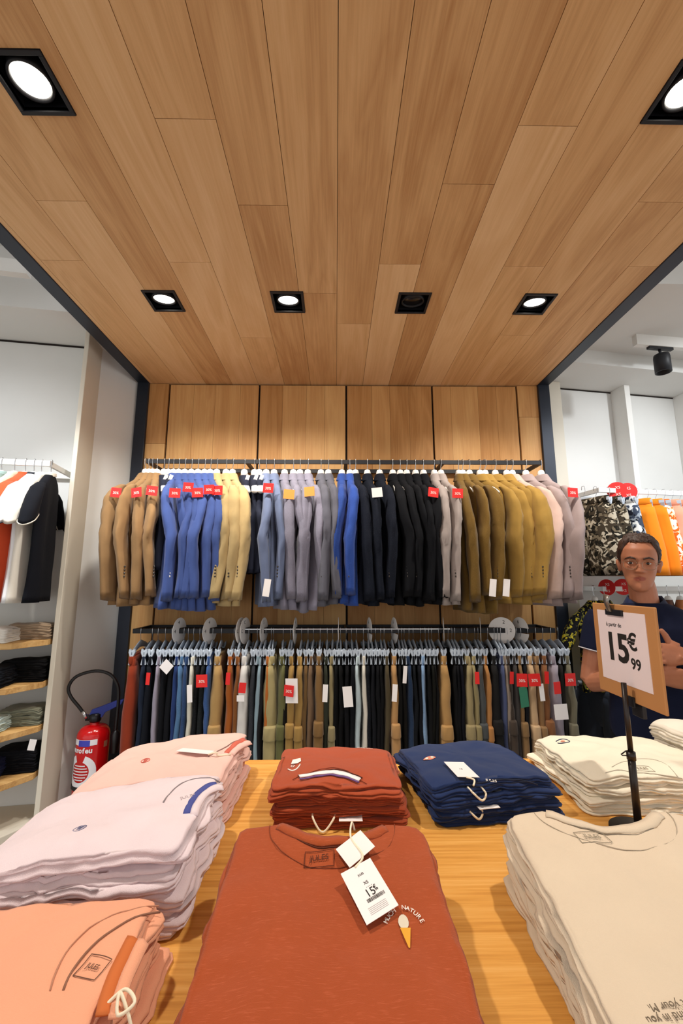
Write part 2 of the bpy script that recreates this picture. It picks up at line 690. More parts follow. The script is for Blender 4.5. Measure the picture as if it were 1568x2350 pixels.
# right bay
mb = MB()
mb.box(3.60, 6.6, 0.0, 0.08, 0, 3.5, mat=mL)
structure(mb.build('wall_right', M_WALLW), 'white wall of the right bay')
mb = MB()
mb.box(3.40, 6.6, -0.36, 0.08, SOFF, 3.3, mat=mL)
structure(mb.build('trim_3', M_WALLW), 'white bulkhead over the right bay')
mb = MB()
mb.box(3.70, 6.6, -0.004, 0.0, SOFF - 0.011, SOFF - 0.002, mat=mL)
structure(mb.build('trim_4', M_DARKGAP), 'dark shadow gap at the top of the right bay wall')
mb = MB()
mb.box(3.60, 3.705, -0.09, 0.0, 0, SOFF, mat=mL)
structure(mb.build('partition_right', M_BEIGE, bevel=0.003), 'partition panel with warm oak bounce in its cream colour beside the right steel post')  # warm light reflected by the oak is put into the cream colour
for i, u in enumerate((4.205, 4.77, 5.34)):
    mb = MB()
    mb.box(u, u + 0.045, -0.13, 0.0, 0, SOFF, mat=mL)
    structure(mb.build('pier_right', M_WHITE, bevel=0.002), 'white pier %s from the steel post' % NUM[i + 1])
mb = MB()
mb.box(-6, XL - 0.09, -4, 4.2, 3.3, 3.36)
structure(mb.build('ceiling_left', M_WALLW), 'white shop ceiling')
mb = MB()
mb.box(XR + 0.09, 6, 1.98, 4.2, 3.05, 3.36)
mb.box(XR + 0.09, 6, -4, 1.98, 3.3, 3.36)
structure(mb.build('ceiling_right', M_WALLW), 'white stepped shop ceiling on the right')

# ------------------------------------------------------------------ recessed spotlights
M_LENS = glow('lit_lens', '#fff6e6', 9.0)
M_LENSOFF = plain('unlit_lens', '#0d0d10', 0.3)


def downlight(x, y, label, lit, tilt):
    t = thing('recessed_spotlight', label, 'ceiling light', (x, y, CEIL), 0, 'spotlights in the oak canopy')
    mb = MB()
    a, b = 0.0775, 0.066
    for bx in ((-a, a, -a, -b), (-a, a, b, a), (-a, -b, -b, b), (b, a, -b, b)):
        mb.box(bx[0], bx[1], bx[2], bx[3], -0.005, 0.012)
    mb.build('frame', M_BLACK, t, bevel=0.001)
    mb = MB()
    mb.box(-b - .002, b + .002, -b - .002, b + .002, 0.10, 0.105)
    for bx in ((-b - .004, -b, -b, b), (b, b + .004, -b, b), (-b, b, -b - .004, -b), (-b, b, b, b + .004)):
        mb.box(bx[0], bx[1], bx[2], bx[3], 0.0, 0.105)
    mb.build('housing', M_BLACK, t)
    mb = MB()
    mb.lathe([(0.030, 0.075), (0.052, 0.07), (0.056, 0.03), (0.056, 0.006), (0.050, 0.004), (0.048, 0.012), (0.046, 0.02)], 32)
    h = mb.build('lamp_head', M_BLACK, t, True)
    h.rotation_euler = (math.radians(tilt), 0, 0)
    mb = MB()
    mb.lathe([(0.001, 0.011), (0.047, 0.012), (0.047, 0.020), (0.001, 0.021)], 32)
    mb.build('lens', M_LENS if lit else M_LENSOFF, h, True)
    return t


for i, (x, y) in enumerate(SMALL_LAMPS):
    downlight(x, y, ['lit square spotlight in the row nearest the back wall, leftmost of four', 'lit square spotlight just left of the unlit one in the canopy', 'unlit square black spotlight recessed in the oak canopy', 'lit square spotlight just right of the unlit one in the canopy'][i], i != 2, 9)
downlight(*BIG_LAMPS[0], 'large looking lit square spotlight at the left edge above the table', True, 2)
downlight(*BIG_LAMPS[1], 'large looking lit square spotlight at the right edge above the table', True, 2)

# track light of the right bay, track of the left bay
p0, p1 = at_z(1458, 793, 2.98), at_z(1700, 812, 2.98)
mt = frame_mtx(p0, p1 - p0, (-(p1 - p0).y, (p1 - p0).x, 0))
t = thing('track_light', 'white ceiling track with one black cylinder spotlight in the right bay', 'track light', p0)
mi = Matrix.Translation(-Vector(p0)) @ mt
mb = MB()
mb.box(0, 0.9, -0.018, 0.018, 0.0, 0.07, mat=mi)
mb.build('track', M_WHITE, t)
mb = MB()
mb.box(0.09, 0.26, -0.012, 0.012, -0.016, 0.0, mat=mi)
mb.build('adapter', M_BLACK, t)
mb = MB()
mb.tube([mi @ Vector((0.17, 0, -0.016)), mi @ Vector((0.175, 0, -0.05))], 0.008, 10)
mb.build('stem', M_BLACK, t, True)
mb = MB()
c = mi @ Vector((0.178, 0, -0.11))
mb.lathe([(0.03, 0.062), (0.042, 0.058), (0.045, 0.04), (0.045, -0.06), (0.040, -0.06), (0.038, -0.03)], 28, c)
mb.build('lamp_head', M_BLACK, t, True)
p0 = at_z(-40, 622, 2.98)
p1 = at_z(66, 634, 2.98)
mt = frame_mtx(p0, p1 - p0, (-(p1 - p0).y, (p1 - p0).x, 0))
mb = MB()
mb.box(-0.6, (p1 - p0).length, -0.02, 0.02, 0, 0.07, mat=mt)
tag(mb.build('ceiling_track', M_WHITE), 'white lighting track on the ceiling of the left bay', 'track light')

# ------------------------------------------------------------------ garment rails of the oak wall
RY, RBY = 2.50, 2.715
RZ1, RZ2 = 2.238, 1.242


def rail(z, label, flat):
    t = thing('garment_rail', label, 'clothes rail', (0.055, 2.74, z))
    x0, x1 = -1.205, 1.206
    for nm, y in (('front_bar', RY), ('rear_bar', RBY)):
        mb = MB()
        mb.box(x0, x1, y - 2.74 - 0.006, y - 2.74 + 0.006, -0.026, 0.0)
        mb.build(nm, M_BLACK, t, bevel=0.001)
    for x in (x0, x0 + 0.60, x0 + 1.20, x0 + 1.80, x1 - 0.012):
        mb = MB()
        mb.box(x, x + 0.014, RY - 2.74, 0.0, -0.025, -0.001)
        mb.build('support_arm', M_BLACK, t, bevel=0.001)
    if flat:
        mb = MB()
        mb.box(x0 + .01, x1 - .01, RY - 2.74 + 0.008, RBY - 2.74, -0.02, -0.014)
        mb.build('shelf_plate', M_BLACK, t)
        mb = MB()
        mb.box(-0.58, 0.60, RY - 2.74 - 0.008, RY - 2.74 - 0.004, -0.006, -0.001)
        mb.build('steel_edge', M_CHROME, t)
    return t


rail(RZ1, 'upper black metal rail holding the suit jackets on the oak wall', False)
rail(RZ2, 'lower black metal rail with plate holding the trousers', True)

# ------------------------------------------------------------------ suit jackets


def phi_for(hx, z, dist, target_px, y0=RY):
    """Turn of a hanging garment that brings the point DIST in front of the rail to the column TARGET_PX."""
    best = (1e9, 0)
    for k in range(-70, 71):
        p = math.radians(k)
        X, Y = hx + dist * math.sin(p), y0 - dist * math.cos(p)
        e = abs(px_of((X, Y, z))[0] - target_px)
        if e < best[0]:
            best = (e, p)
    return best[1]


def jacket_body(rng, top, hem, vest=False, w=0.215, thick=1.0):
    sd = rng.uniform(0, 90)
    tab = [(top, .044, .026), (top - .03, .064, .028), (top - .07, .118, .028), (top - .105, .160, .028), (top - .145, .186, .028), (top - .22, .190, .028),
           (top - .34, .165, .026), (top - .52, .168, .028), (hem, .178, .034)]
    if vest:
        tab = [(top, .05, .03), (top - .05, .10, .03), (top - .10, .12, .03), (top - .20, .125, .03), (top - .27, .20, .032), (top - .34, .19, .03), (hem, .185, .03)]
    n, m = 30, 26
    rs = []
    for j in range(m):
        z = top + (hem - top) * j / (m - 1)
        b, a = lerp_table(tab, z)
        a *= thick
        fl = min(1, j / 8.0)
        ring = []
        for i in range(n):
            th = 2 * math.pi * i / n
            cx, sy = math.cos(th), math.sin(th)
            x = a * math.copysign(abs(cx) ** 0.8, cx)
            y = b * math.copysign(abs(sy) ** 0.8, sy)
            fold = 0.009 * fl * math.sin(y * 38 + sd + 2.0 * fbm(y * 3, z * 2, sd)) + 0.016 * fl * fbm(y * 7 + sd, z * 2.2, sd)
            zz = z + (0.008 * fbm(y * 6, sd, 0) if j == m - 1 else 0)
            ring.append((x + fold, y, zz))
        rs.append(ring)
    # turn the hem inside
    rs.append([(x * 0.6, y * 0.93, z + 0.004) for x, y, z in rs[-1]])
    return MB().rings(rs, False, True)


def g_elbow(z):
    return 0.35 + math.exp(-((z + .36) / .10) ** 2)


def sleeve(rng, side, top, length, r0=(.040, .058), bend=0.0):
    sd = rng.uniform(0, 90)
    s0 = Vector((0, side * .185, top - .085))
    k_ = rng.uniform(.72, 1.0)
    tw = rng.uniform(-.035, .035)
    pts = [(0, .150, -.085), (0.0, .186, -.118), (.0, .208, -.18), (bend * .3 + tw * .3, .224, -.28), (bend * .6 + tw, .232, -.39), (bend * .8 + tw * .6, .218, -.52), (bend, .196, -.085 - length)]
    rad = [(.014, .018), (.026 * k_, .036), (.033 * k_, .050), (.035 * k_, .055), (.034 * k_, .052), (.031 * k_, .047), (.030 * k_, .044)]
    n, m = 16, 26
    rs = []
    for j in range(m):
        t = j / (m - 1) * (len(pts) - 1)
        i0 = min(int(t), len(pts) - 2)
        f = t - i0
        P = [pts[i0][q] + (pts[i0 + 1][q] - pts[i0][q]) * f for q in range(3)]
        r = [rad[i0][q] + (rad[i0 + 1][q] - rad[i0][q]) * f for q in range(2)]
        ring = []
        for i in range(n):
            th = 2 * math.pi * i / n
            w = 1 + (0.30 * fbm(math.cos(th) * 1.3 + sd, math.sin(th) * 1.3, P[2] * 5 + sd) + 0.14 * fbm(math.cos(th) * 2.5 + sd, math.sin(th) * 2.5, P[2] * 26 + sd) * g_elbow(P[2])) * min(1, j / 5)
            ring.append((P[0] + r[0] * w * math.cos(th), side * (P[1] + r[1] * w * math.sin(th)), top + P[2] + 0.006 * math.sin(th) * (j == m - 1)))
        rs.append(ring)
    cxm = sum(p[0] for p in rs[-1]) / n
    cym = sum(p[1] for p in rs[-1]) / n
    rs.append([(cxm + (x - cxm) * .8, cym + (y - cym) * .86, z + 0.012) for x, y, z in rs[-1]])
    return MB().rings(rs, True, True)


def hang_hook(mb, h, r=0.0095, w=0.0016):
    """Wire hook over a bar whose top is z=0, straight down to z=-h."""
    path = [(0, r + 0.003, -0.018)]
    for k in range(9):
        a = math.pi * k / 8
        path.append((0, (r + 0.001) * math.cos(a), 0.0005 + (r * 0.55) * math.sin(a)))
    path += [(0, -r - 0.001, -0.028), (0, -0.004, -0.042), (0, 0, -0.052), (0, 0, -h)]
    return mb.tube(path, w, 6)


def build_coat_hanger():
    t = thing('coat_hanger', 'proto', 'clothes hanger', (0, 0, 0), 0, 'white hangers on the upper rail')
    hang_hook(MB(), 0.07, w=0.0021).build('hook', M_CHROME, t, True)
    mb = MB()
    rs = []
    n = 18
    for j in range(19):
        u = -1 + 2 * j / 18
        y = 0.145 * u
        z = -0.122 - 0.105 * abs(u) ** 1.25
        wx = 0.016 - 0.003 * (1 - abs(u)) + 0.002
        rs.append([(wx * math.cos(2 * math.pi * k / n), y, z + 0.012 * math.sin(2 * math.pi * k / n)) for k in range(n)])
    mb.rings(rs)
    mb.lathe([(0.006, -0.060), (0.016, -0.065), (0.0205, -0.078), (0.021, -0.112)], 18)
    mb.build('shoulder_bar', M_PLASTW, t, True)
    return t


HANGER = build_coat_hanger()
hanger_used = [False]
BTN = MB().lathe([(0.0001, -0.0022), (0.0045, -0.002), (0.0055, 0), (0.0045, 0.002), (0.0001, 0.0022)], 12, axis='Y').mesh('button', True)


def price_tag(parent, x, y, z, w, h, mats, ry=0.0, rz=0.0, mark=None, name='price_tag'):
    mb = MB()
    mb.box(-w / 2, w / 2, -0.0009, 0.0009, -h, 0)
    o = mb.build(name, mats, parent)
    o.location = (x, y, z)
    o.rotation_euler = (0, ry, rz)
    if mark:
        text('printed_price', mark[0], mark[1], mark[2], o, frame_mtx((0, -0.0013, -h * 0.55), (1, 0, 0), (0, 0, 1)), 0.0002)
    return o


BROWN, ROYAL, BEIGE, VEST, SLATE, GREY, DGREY, BLUE, NAVY, BLACK, PALE, OCHRE, GOLD, PINKB, LILAC = (
    '#9b7850', '#475c9a', '#c6ab78', '#262a3a', '#7380a0', '#8e8b9c', '#64646f', '#2f4f9f', '#1b2233', '#14161d', '#b5a8a2', '#7c5f2a', '#a98540', '#dcbcae', '#a99693')
# hook column, column of the near sleeve's cuff, colour, colour words, kind, tag (kind, column, row)
JACKETS = [
    (336, 240, BROWN, 'camel brown', 'j', ('r', 279, 1122)), (344, 272, BROWN, 'camel brown', 'j', ('r', 320, 1122)), (352, 304, BROWN, 'camel brown', 'j', ('r', 354, 1118)), (362, 336, BROWN, 'camel brown', 'j', None),
    (378, 362, VEST, 'dark navy', 'v', None), (388, 376, VEST, 'dark navy', 'v', None),
    (400, 368, ROYAL, 'royal blue', 'j', ('r', 404, 1123)), (412, 402, ROYAL, 'royal blue', 'j', ('r', 432, 1110)), (426, 421, ROYAL, 'royal blue', 'j', None), (441, 436, ROYAL, 'royal blue', 'j', ('r', 451, 1122)),
    (456, 452, ROYAL, 'royal blue', 'j', None), (471, 474, ROYAL, 'royal blue', 'j', ('r', 477, 1115)), (484, 490, ROYAL, 'royal blue', 'j', ('r', 496, 1117)),
    (499, 506, BEIGE, 'sand beige', 'j', None), (520, 530, BEIGE, 'sand beige', 'j', None), (535, 552, BEIGE, 'sand beige', 'j', None),
    (562, 562, VEST, 'dark navy', 'v', None), (585, 578, VEST, 'dark navy', 'v', None), (596, 592, VEST, 'dark navy', 'v', None),
    (612, 609, SLATE, 'slate blue', 'j', ('r', 616, 1112)), (630, 633, SLATE, 'slate blue', 'j', None),
    (654, 657, GREY, 'mid grey', 'j', ('o', 663, 1126)), (674, 680, GREY, 'mid grey', 'j', None), (689, 702, GREY, 'mid grey', 'j', ('o', 707, 1120)), (707, 728, GREY, 'mid grey', 'j', None), (737, 746, DGREY, 'charcoal grey', 'j', None), (754, 768, DGREY, 'charcoal grey', 'j', None),
    (785, 784, BLUE, 'bright blue', 'j', None), (803, 814, BLUE, 'bright blue', 'j', None),
    (816, 838, NAVY, 'navy', 'j', None), (843, 862, NAVY, 'navy', 'j', ('w', 862, 1122)), (871, 899, NAVY, 'navy', 'j', None),
    (901, 924, BLACK, 'black', 'j', None), (918, 946, BLACK, 'black', 'j', None), (933, 968, BLACK, 'black', 'j', None), (953, 986, BLACK, 'black', 'j', None), (971, 1006, BLACK, 'black', 'j', ('r', 992, 1122)),
    (996, 1026, PALE, 'pale grey', 'j', None), (1011, 1054, PALE, 'pale grey', 'j', ('r', 1046, 1124)),
    (1052, 1076, OCHRE, 'olive brown', 'j', None), (1061, 1118, OCHRE, 'olive brown', 'j', None), (1076, 1146, OCHRE, 'olive brown', 'j', None),
    (1100, 1188, GOLD, 'golden tan', 'j', None), (1112, 1213, GOLD, 'golden tan', 'j', None), (1135, 1234, GOLD, 'golden tan', 'j', None), (1161, 1250, GOLD, 'golden tan', 'j', None),
    (1174, 1278, PINKB, 'pale pink beige', 'j', None), (1205, 1302, LILAC, 'mauve grey', 'j', None), (1240, 1334, LILAC, 'mauve grey', 'j', ('r', 1304, 1122)),
]
CUFF_TAGS = {19: (602, 1345), 40: (1086, 1362), 41: (1128, 1372)}


def runs(keys):
    """For each item: (index in its run, run length, key before the run, key after the run)."""
    out = []
    i = 0
    while i < len(keys):
        j = i
        while j < len(keys) and keys[j] == keys[i]:
            j += 1
        for k in range(i, j):
            out.append((k - i + 1, j - i, keys[i - 1] if i else None, keys[j] if j < len(keys) else None))
        i = j
    return out


JR = runs([(j[3], j[4]) for j in JACKETS])
ZJ = RZ1


def nm(k):
    return k[0] + (' vest' if k[1] == 'v' else '')


for ji, (hp, cp, colr, words_, kind, tg) in enumerate(JACKETS):
    rng = random.Random(100 + ji)
    hx = at_y(hp, 1058, RY).x
    phi = phi_for(hx, 1.47, 0.21 if kind == 'j' else 0.18, cp)
    pos, n, bef, aft = JR[ji]
    noun = 'suit jacket' if kind == 'j' else 'waistcoat'
    near = ('after the %s' % nm(bef) if bef else 'at the fire extinguisher end') if kind == 'v' or not aft else 'before the %s' % nm(aft)
    if n == 1:
        lab = '%s %s hanging %s on the upper rail' % (words_, noun, near)
    else:
        lab = '%s of %s %s %ss %s on the upper rail' % (NUM[pos], CNT[n], words_, noun, near)
    t = thing('suit_jacket' if kind == 'j' else 'waistcoat', lab, 'jacket' if kind == 'j' else 'waistcoat', (hx, RY, ZJ), phi, 'jackets on the upper rail')
    c = lin(colr)
    f = rng.uniform(0.76, 0.92)
    rough = 0.25 if words_ in ('golden tan', 'mid grey', 'charcoal grey') else 0.18
    m = fabric(tuple(min(1, v * f) for v in c[:3]), var=rough, weave=700, bump=0.3, mottled=0.25 if words_ in ('bright blue', 'navy', 'mid grey', 'olive brown') else 0.0)
    ln = rng.uniform(-0.012, 0.012) + (-0.03 if words_ in ('mid grey', 'royal blue') else 0) + (-0.035 if words_ == 'olive brown' else 0)
    if kind == 'v':
        jacket_body(rng, -0.09, -0.66 + ln, True).build('vest_body', m, t, True, loc=(0, 0, -.018))
        price_tag(t, 0.012, -0.085, -0.115, 0.020, 0.05, M_TAGW, name='shoulder_liner', ry=0.3)
    else:
        jacket_body(rng, -0.088, -0.838 + ln).build('jacket_body', m, t, True, loc=(0, 0, -.018))
        # collar: two turned over leaves round the neck
        mb = MB()
        rs = []
        for j in range(6):
            u = j / 5
            rx, ry_, z = 0.024 + 0.012 * u, 0.038 + 0.036 * u, -0.068 - 0.006 * (u < 0.1) - 0.045 * u
            rs.append([(rx * math.cos(2 * math.pi * k / 20), ry_ * math.sin(2 * math.pi * k / 20), z - 0.012 * math.sin(2 * math.pi * k / 20) * -1 * u) for k in range(20)])
        mb.rings([[(x * 0.85, y * 0.85, z - 0.03) for x, y, z in rs[0]]] + rs, False, False)
        mb.build('collar', m, t, True, loc=(0, 0, -.018))
        bend = rng.uniform(-0.03, 0.04)
        for side in (-1, 1):
            so = sleeve(rng, side if side < 0 else .93, -0.088, 0.632 + rng.uniform(-0.02, 0.02), bend=bend if side < 0 else 0).build('sleeve', m, t, True, loc=(0, 0, -.018))
            if side < 0:
                bm = plain('horn_buttons', '#2e2721' if words_ not in ('royal blue',) else '#d8d2c4', 0.3, 0, 0.6)
                sg = 1 if cp >= hp - 4 else -1
                for q in range(4):
                    bo = bpy.data.objects.new('button', BTN if not hasattr(bm, 'x') else BTN)
                    if not BTN.materials:
                        BTN.materials.append(bm)
                    COL.objects.link(bo)
                    bo.parent = so
                    bo.material_slots[0].link = 'OBJECT'
                    bo.material_slots[0].material = bm
                    bo.location = (bend + sg * -0.010, -0.243 - 0.003 * q * 0, -0.698 + 0.017 * q + 0.01)
    if tg:
        d = 0.235
        p = at_y(tg[1], tg[2], RY - d * math.cos(phi))
        loc = t.matrix_basis.inverted() @ Vector(p) if False else Matrix.Rotation(-phi, 3, 'Z') @ (Vector(p) - Vector((hx, RY, ZJ)))
        mats = {'r': M_RED, 'o': M_ORANGE, 'w': M_TAGW}[tg[0]]
        pt = price_tag(t, loc.x, min(loc.y, -0.19) - 0.03, loc.z, 0.058, 0.052, mats, rng.uniform(-0.12, 0.12), -phi + rng.uniform(-0.25, 0.25), ('30%', 0.02, M_WHINK) if tg[0] == 'r' else None)
        pt['label'] = {'r': 'red price tag', 'o': 'orange price tag', 'w': 'white price tag'}[tg[0]]
    if ji in CUFF_TAGS:
        pt = price_tag(t, 0.01, -0.262, -0.72, 0.035, 0.09, M_TAGW, 0.12, -phi)
        pt['label'] = 'white cuff label'
    hl = 'white hanger under the ' + lab.split(' on the upper rail')[0]
    if not hanger_used[0]:
        h = HANGER
        h.location = (hx, RY, ZJ)
        h.rotation_euler = (0, 0, phi)
        h['label'] = hl
        hanger_used[0] = True
    else:
        dup(HANGER, (hx, RY, ZJ), phi, hl)

# ------------------------------------------------------------------ trousers on clip hangers
KH, DN = '#a98a58', '#33527f'
# column at the legs, width in pixels, colour, words, kind (t plain, c cargo, j jeans), tag
PANTS = [
    (292, 40, '#8e3418', 'rust red', 't', None), (321, 14, '#1d2638', 'navy', 't', None), (336, 15, '#171c28', 'ink navy', 't', 'r'), (356, 12, '#9b93a3', 'mauve grey', 't', None), (370, 14, '#12141c', 'black', 't', None), (385, 16, '#13151d', 'black', 't', 'd'),
    (398, 11, '#22396f', 'deep blue', 't', None), (410, 14, '#51779f', 'mid blue denim', 'j', None), (423, 12, '#2b456f', 'dark blue denim', 'j', None), (437, 13, '#d9d5c6', 'off white', 't', 'w'), (449, 10, '#1a1d22', 'charcoal', 'j', None), (459, 14, '#24292b', 'charcoal', 'j', 'R'), (473, 13, '#3b5a90', 'blue denim', 'j', None),
    (494, 36, '#b8935c', 'khaki tan', 'c', None), (523, 20, '#a5591e', 'caramel', 't', 'r'), (540, 10, '#8a5428', 'russet', 't', None), (556, 34, '#e6e2dd', 'white', 't', 'rw'), (577, 12, '#34373d', 'dark grey', 'j', None), (588, 13, '#8fa6b2', 'washed light blue', 't', None), (599, 11, '#26262a', 'black', 't', None), (610, 11, '#b8692a', 'orange brown', 't', None),
    (621, 40, '#b0a171', 'pale khaki', 'c', None), (645, 20, '#69683f', 'olive', 'c', None), (657, 9, '#191612', 'black', 't', None), (666, 22, '#a8854a', 'tan', 'c', 'RW'), (685, 22, '#a8854a', 'tan', 'c', None), (700, 12, '#6f532f', 'dark brown', 't', None), (713, 14, '#7a6048', 'taupe brown', 't', None), (731, 26, '#86653c', 'nut brown', 'c', None), (749, 12, '#33362c', 'dark green', 't', 'w'), (761, 12, '#948661', 'light khaki', 'c', None),
    (773, 12, '#0e0e10', 'black', 't', None), (784, 12, '#0f0f12', 'black', 't', None), (797, 13, '#121218', 'black', 't', 'W'), (810, 13, '#14161e', 'black', 't', None), (823, 11, '#bccbd0', 'ice blue', 't', None), (837, 13, '#dad3c6', 'cream', 't', None),
    (849, 10, '#151923', 'ink navy', 'j', None), (859, 10, '#181a22', 'ink navy', 't', None), (869, 10, '#0f1016', 'ink navy', 't', None), (880, 10, '#101014', 'ink navy', 't', None), (890, 14, '#4e432d', 'moss brown', 't', None), (908, 22, '#b98d5b', 'sandy tan', 'c', 'w'), (922, 9, '#161310', 'black', 't', None), (931, 9, '#181410', 'black', 't', 's'),
    (940, 15, '#1f3350', 'petrol blue', 'j', None), (953, 10, '#151a22', 'black', 't', None), (963, 10, '#131520', 'black', 't', None), (975, 13, '#86a4c8', 'pale blue denim', 'j', None), (987, 10, '#111113', 'black', 't', None), (996, 10, '#16160f', 'black', 't', None), (1005, 8, '#101012', 'black', 't', None),
    (1025, 36, '#b68d57', 'camel', 'c', None), (1046, 10, '#0f1014', 'black', 't', None), (1055, 10, '#101017', 'black', 't', None), (1064, 9, '#171723', 'black', 't', None), (1078, 24, '#a09068', 'stone khaki', 'c', None), (1095, 10, '#968860', 'khaki', 'c', 'r'), (1108, 18, '#4d5051', 'grey', 'c', None), (1122, 11, '#b88049', 'cinnamon', 'c', None),
    (1141, 26, '#2c2b2b', 'soft black', 'c', None), (1158, 8, '#4a5377', 'indigo', 't', None), (1165, 11, '#938477', 'mauve taupe', 't', None), (1174, 16, '#4a3e35', 'dark coffee', 'c', 'r'), (1188, 14, '#454140', 'graphite', 't', None), (1201, 13, '#8f6f49', 'walnut', 'c', 'Rg'), (1211, 10, '#1c1e26', 'midnight', 't', None), (1226, 22, '#d3b189', 'beige', 'c', 'R'),
    (1243, 14, '#997650', 'hazel', 'c', 'w'), (1259, 22, '#8d5d3a', 'chestnut', 'c', 'r'), (1280, 32, '#aaa0ac', 'lilac grey', 't', 'Wr'), (1299, 10, '#332f2c', 'dark', 't', None), (1312, 18, '#7d7763', 'olive grey', 'c', 'R'),
]


def trouser_body(rng, wpx, cargo):
    """Hip and two legs hung by the waistband; near leg at -y."""
    sd = rng.uniform(0, 99)
    th = (0.009 + 0.0006 * wpx) * (1.1 if cargo else 1)
    mb = MB()
    n = 18

    def ring(z, yc, hy, hx, tw=0.0):
        r = []
        for i in range(n):
            a = 2 * math.pi * i / n
            cx, sy = math.cos(a), math.sin(a)
            x = hx * math.copysign(abs(cx) ** 0.7, cx)
            y = yc + hy * math.copysign(abs(sy) ** 0.7, sy)
            x += 0.005 * math.sin(y * 30 + sd) + 0.010 * fbm(y * 9 + sd, z * 5, sd) + (0.005 if cargo else 0.002) * fbm(y * 20, z * 22, sd)
            y += 0.006 * fbm(sd, z * (14 if cargo else 6), cx + sd)
            r.append((x, y, z))
        return r
    hip = [(-.130, 0, .165, th * .6), (-.17, 0, .168, th * .7), (-.25, 0, .172, th * .85), (-.33, 0, .170, th * .8), (-.38, 0, .150, th * .4)]
    mb.rings([ring(z, yc, hy, hx) for z, yc, hy, hx in hip], True, True)
    L = rng.uniform(1.02, 1.09)
    for s in (-1, 1):
        rs = []
        for j in range(20):
            z = -0.175 - (L - 0.175) * j / 19
            k = j / 19
            gr = min(1, .55 + j / 7)
            rs.append(ring(z, s * (.095 - .010 * k), (.082 + .008 * gr) - .010 * k, th * (1.1 - .1 * k) * gr))
        mb.rings(rs, True, True)
    return mb


def cargo_pocket(rng, t, m, wpx):
    th = 0.009 + 0.0006 * wpx
    z0 = -0.455 - rng.uniform(0, 0.03)
    mb = MB()
    rs = []
    for z, e in ((z0, .6), (z0 - .01, .92), (z0 - .09, 1.0), (z0 - .17, .95), (z0 - .185, .6)):
        rs.append([((th + .002) * e * math.copysign(abs(math.cos(a)) ** .5, math.cos(a)), -.125 - .074 * math.copysign(abs(math.sin(a)) ** .5, math.sin(a)) * (1 if z < z0 else .97), z) for a in [2 * math.pi * i / 16 for i in range(16)]])
    pk = mb.rings(rs).build('cargo_pocket', m, t, True)
    mb = MB()
    rs = []
    for z, e in ((z0 + .012, .75), (z0 + .006, .92), (z0 - .05, 1.02), (z0 - .054, .9)):
        rs.append([((th + .004) * e * math.copysign(abs(math.cos(a)) ** .5, math.cos(a)), -.125 - .081 * math.copysign(abs(math.sin(a)) ** .5, math.sin(a)), z) for a in [2 * math.pi * i / 16 for i in range(16)]])
    mb.rings(rs).build('pocket_flap', m, pk, True)


def build_clip_hanger():
    t = thing('clip_hanger', 'proto', 'clothes hanger', (0, 0, 0), 0, 'grey clip hangers on the lower rail')
    hang_hook(MB(), 0.075, w=0.0014).build('hook', M_CHROME, t, True)
    mb = MB()
    rs = []
    for j in range(13):
        u = -1 + 2 * j / 12
        z = -0.080 - 0.030 * abs(u) ** 1.3
        h = 0.020 * (1 - 0.45 * abs(u))
        rs.append([(0.0055 * math.cos(a), 0.155 * u, z + h * math.sin(a)) for a in [2 * math.pi * k / 12 for k in range(12)]])
    mb.rings(rs)
    mb.build('hanger_bar', M_CLIP, t, True)
    for s in (-1, 1):
        mb = MB()
        for q in (-1, 1):
            mb.prism([(q * 0.0015, -0.100), (q * 0.014, -0.088), (q * 0.016, -0.106), (q * 0.007, -0.130), (q * 0.014, -0.168), (q * 0.005, -0.170), (q * 0.002, -0.132)], -0.014, 0.014, Matrix.Translation((0, s * 0.15, 0)) @ Matrix.Rotation(math.pi / 2, 4, 'X'))
        mb.box(-0.004, 0.004, s * 0.15 - 0.012, s * 0.15 + 0.012, -0.135, -0.118)
        mb.build('clip', M_CLIP, t, bevel=0.0015)
    return t


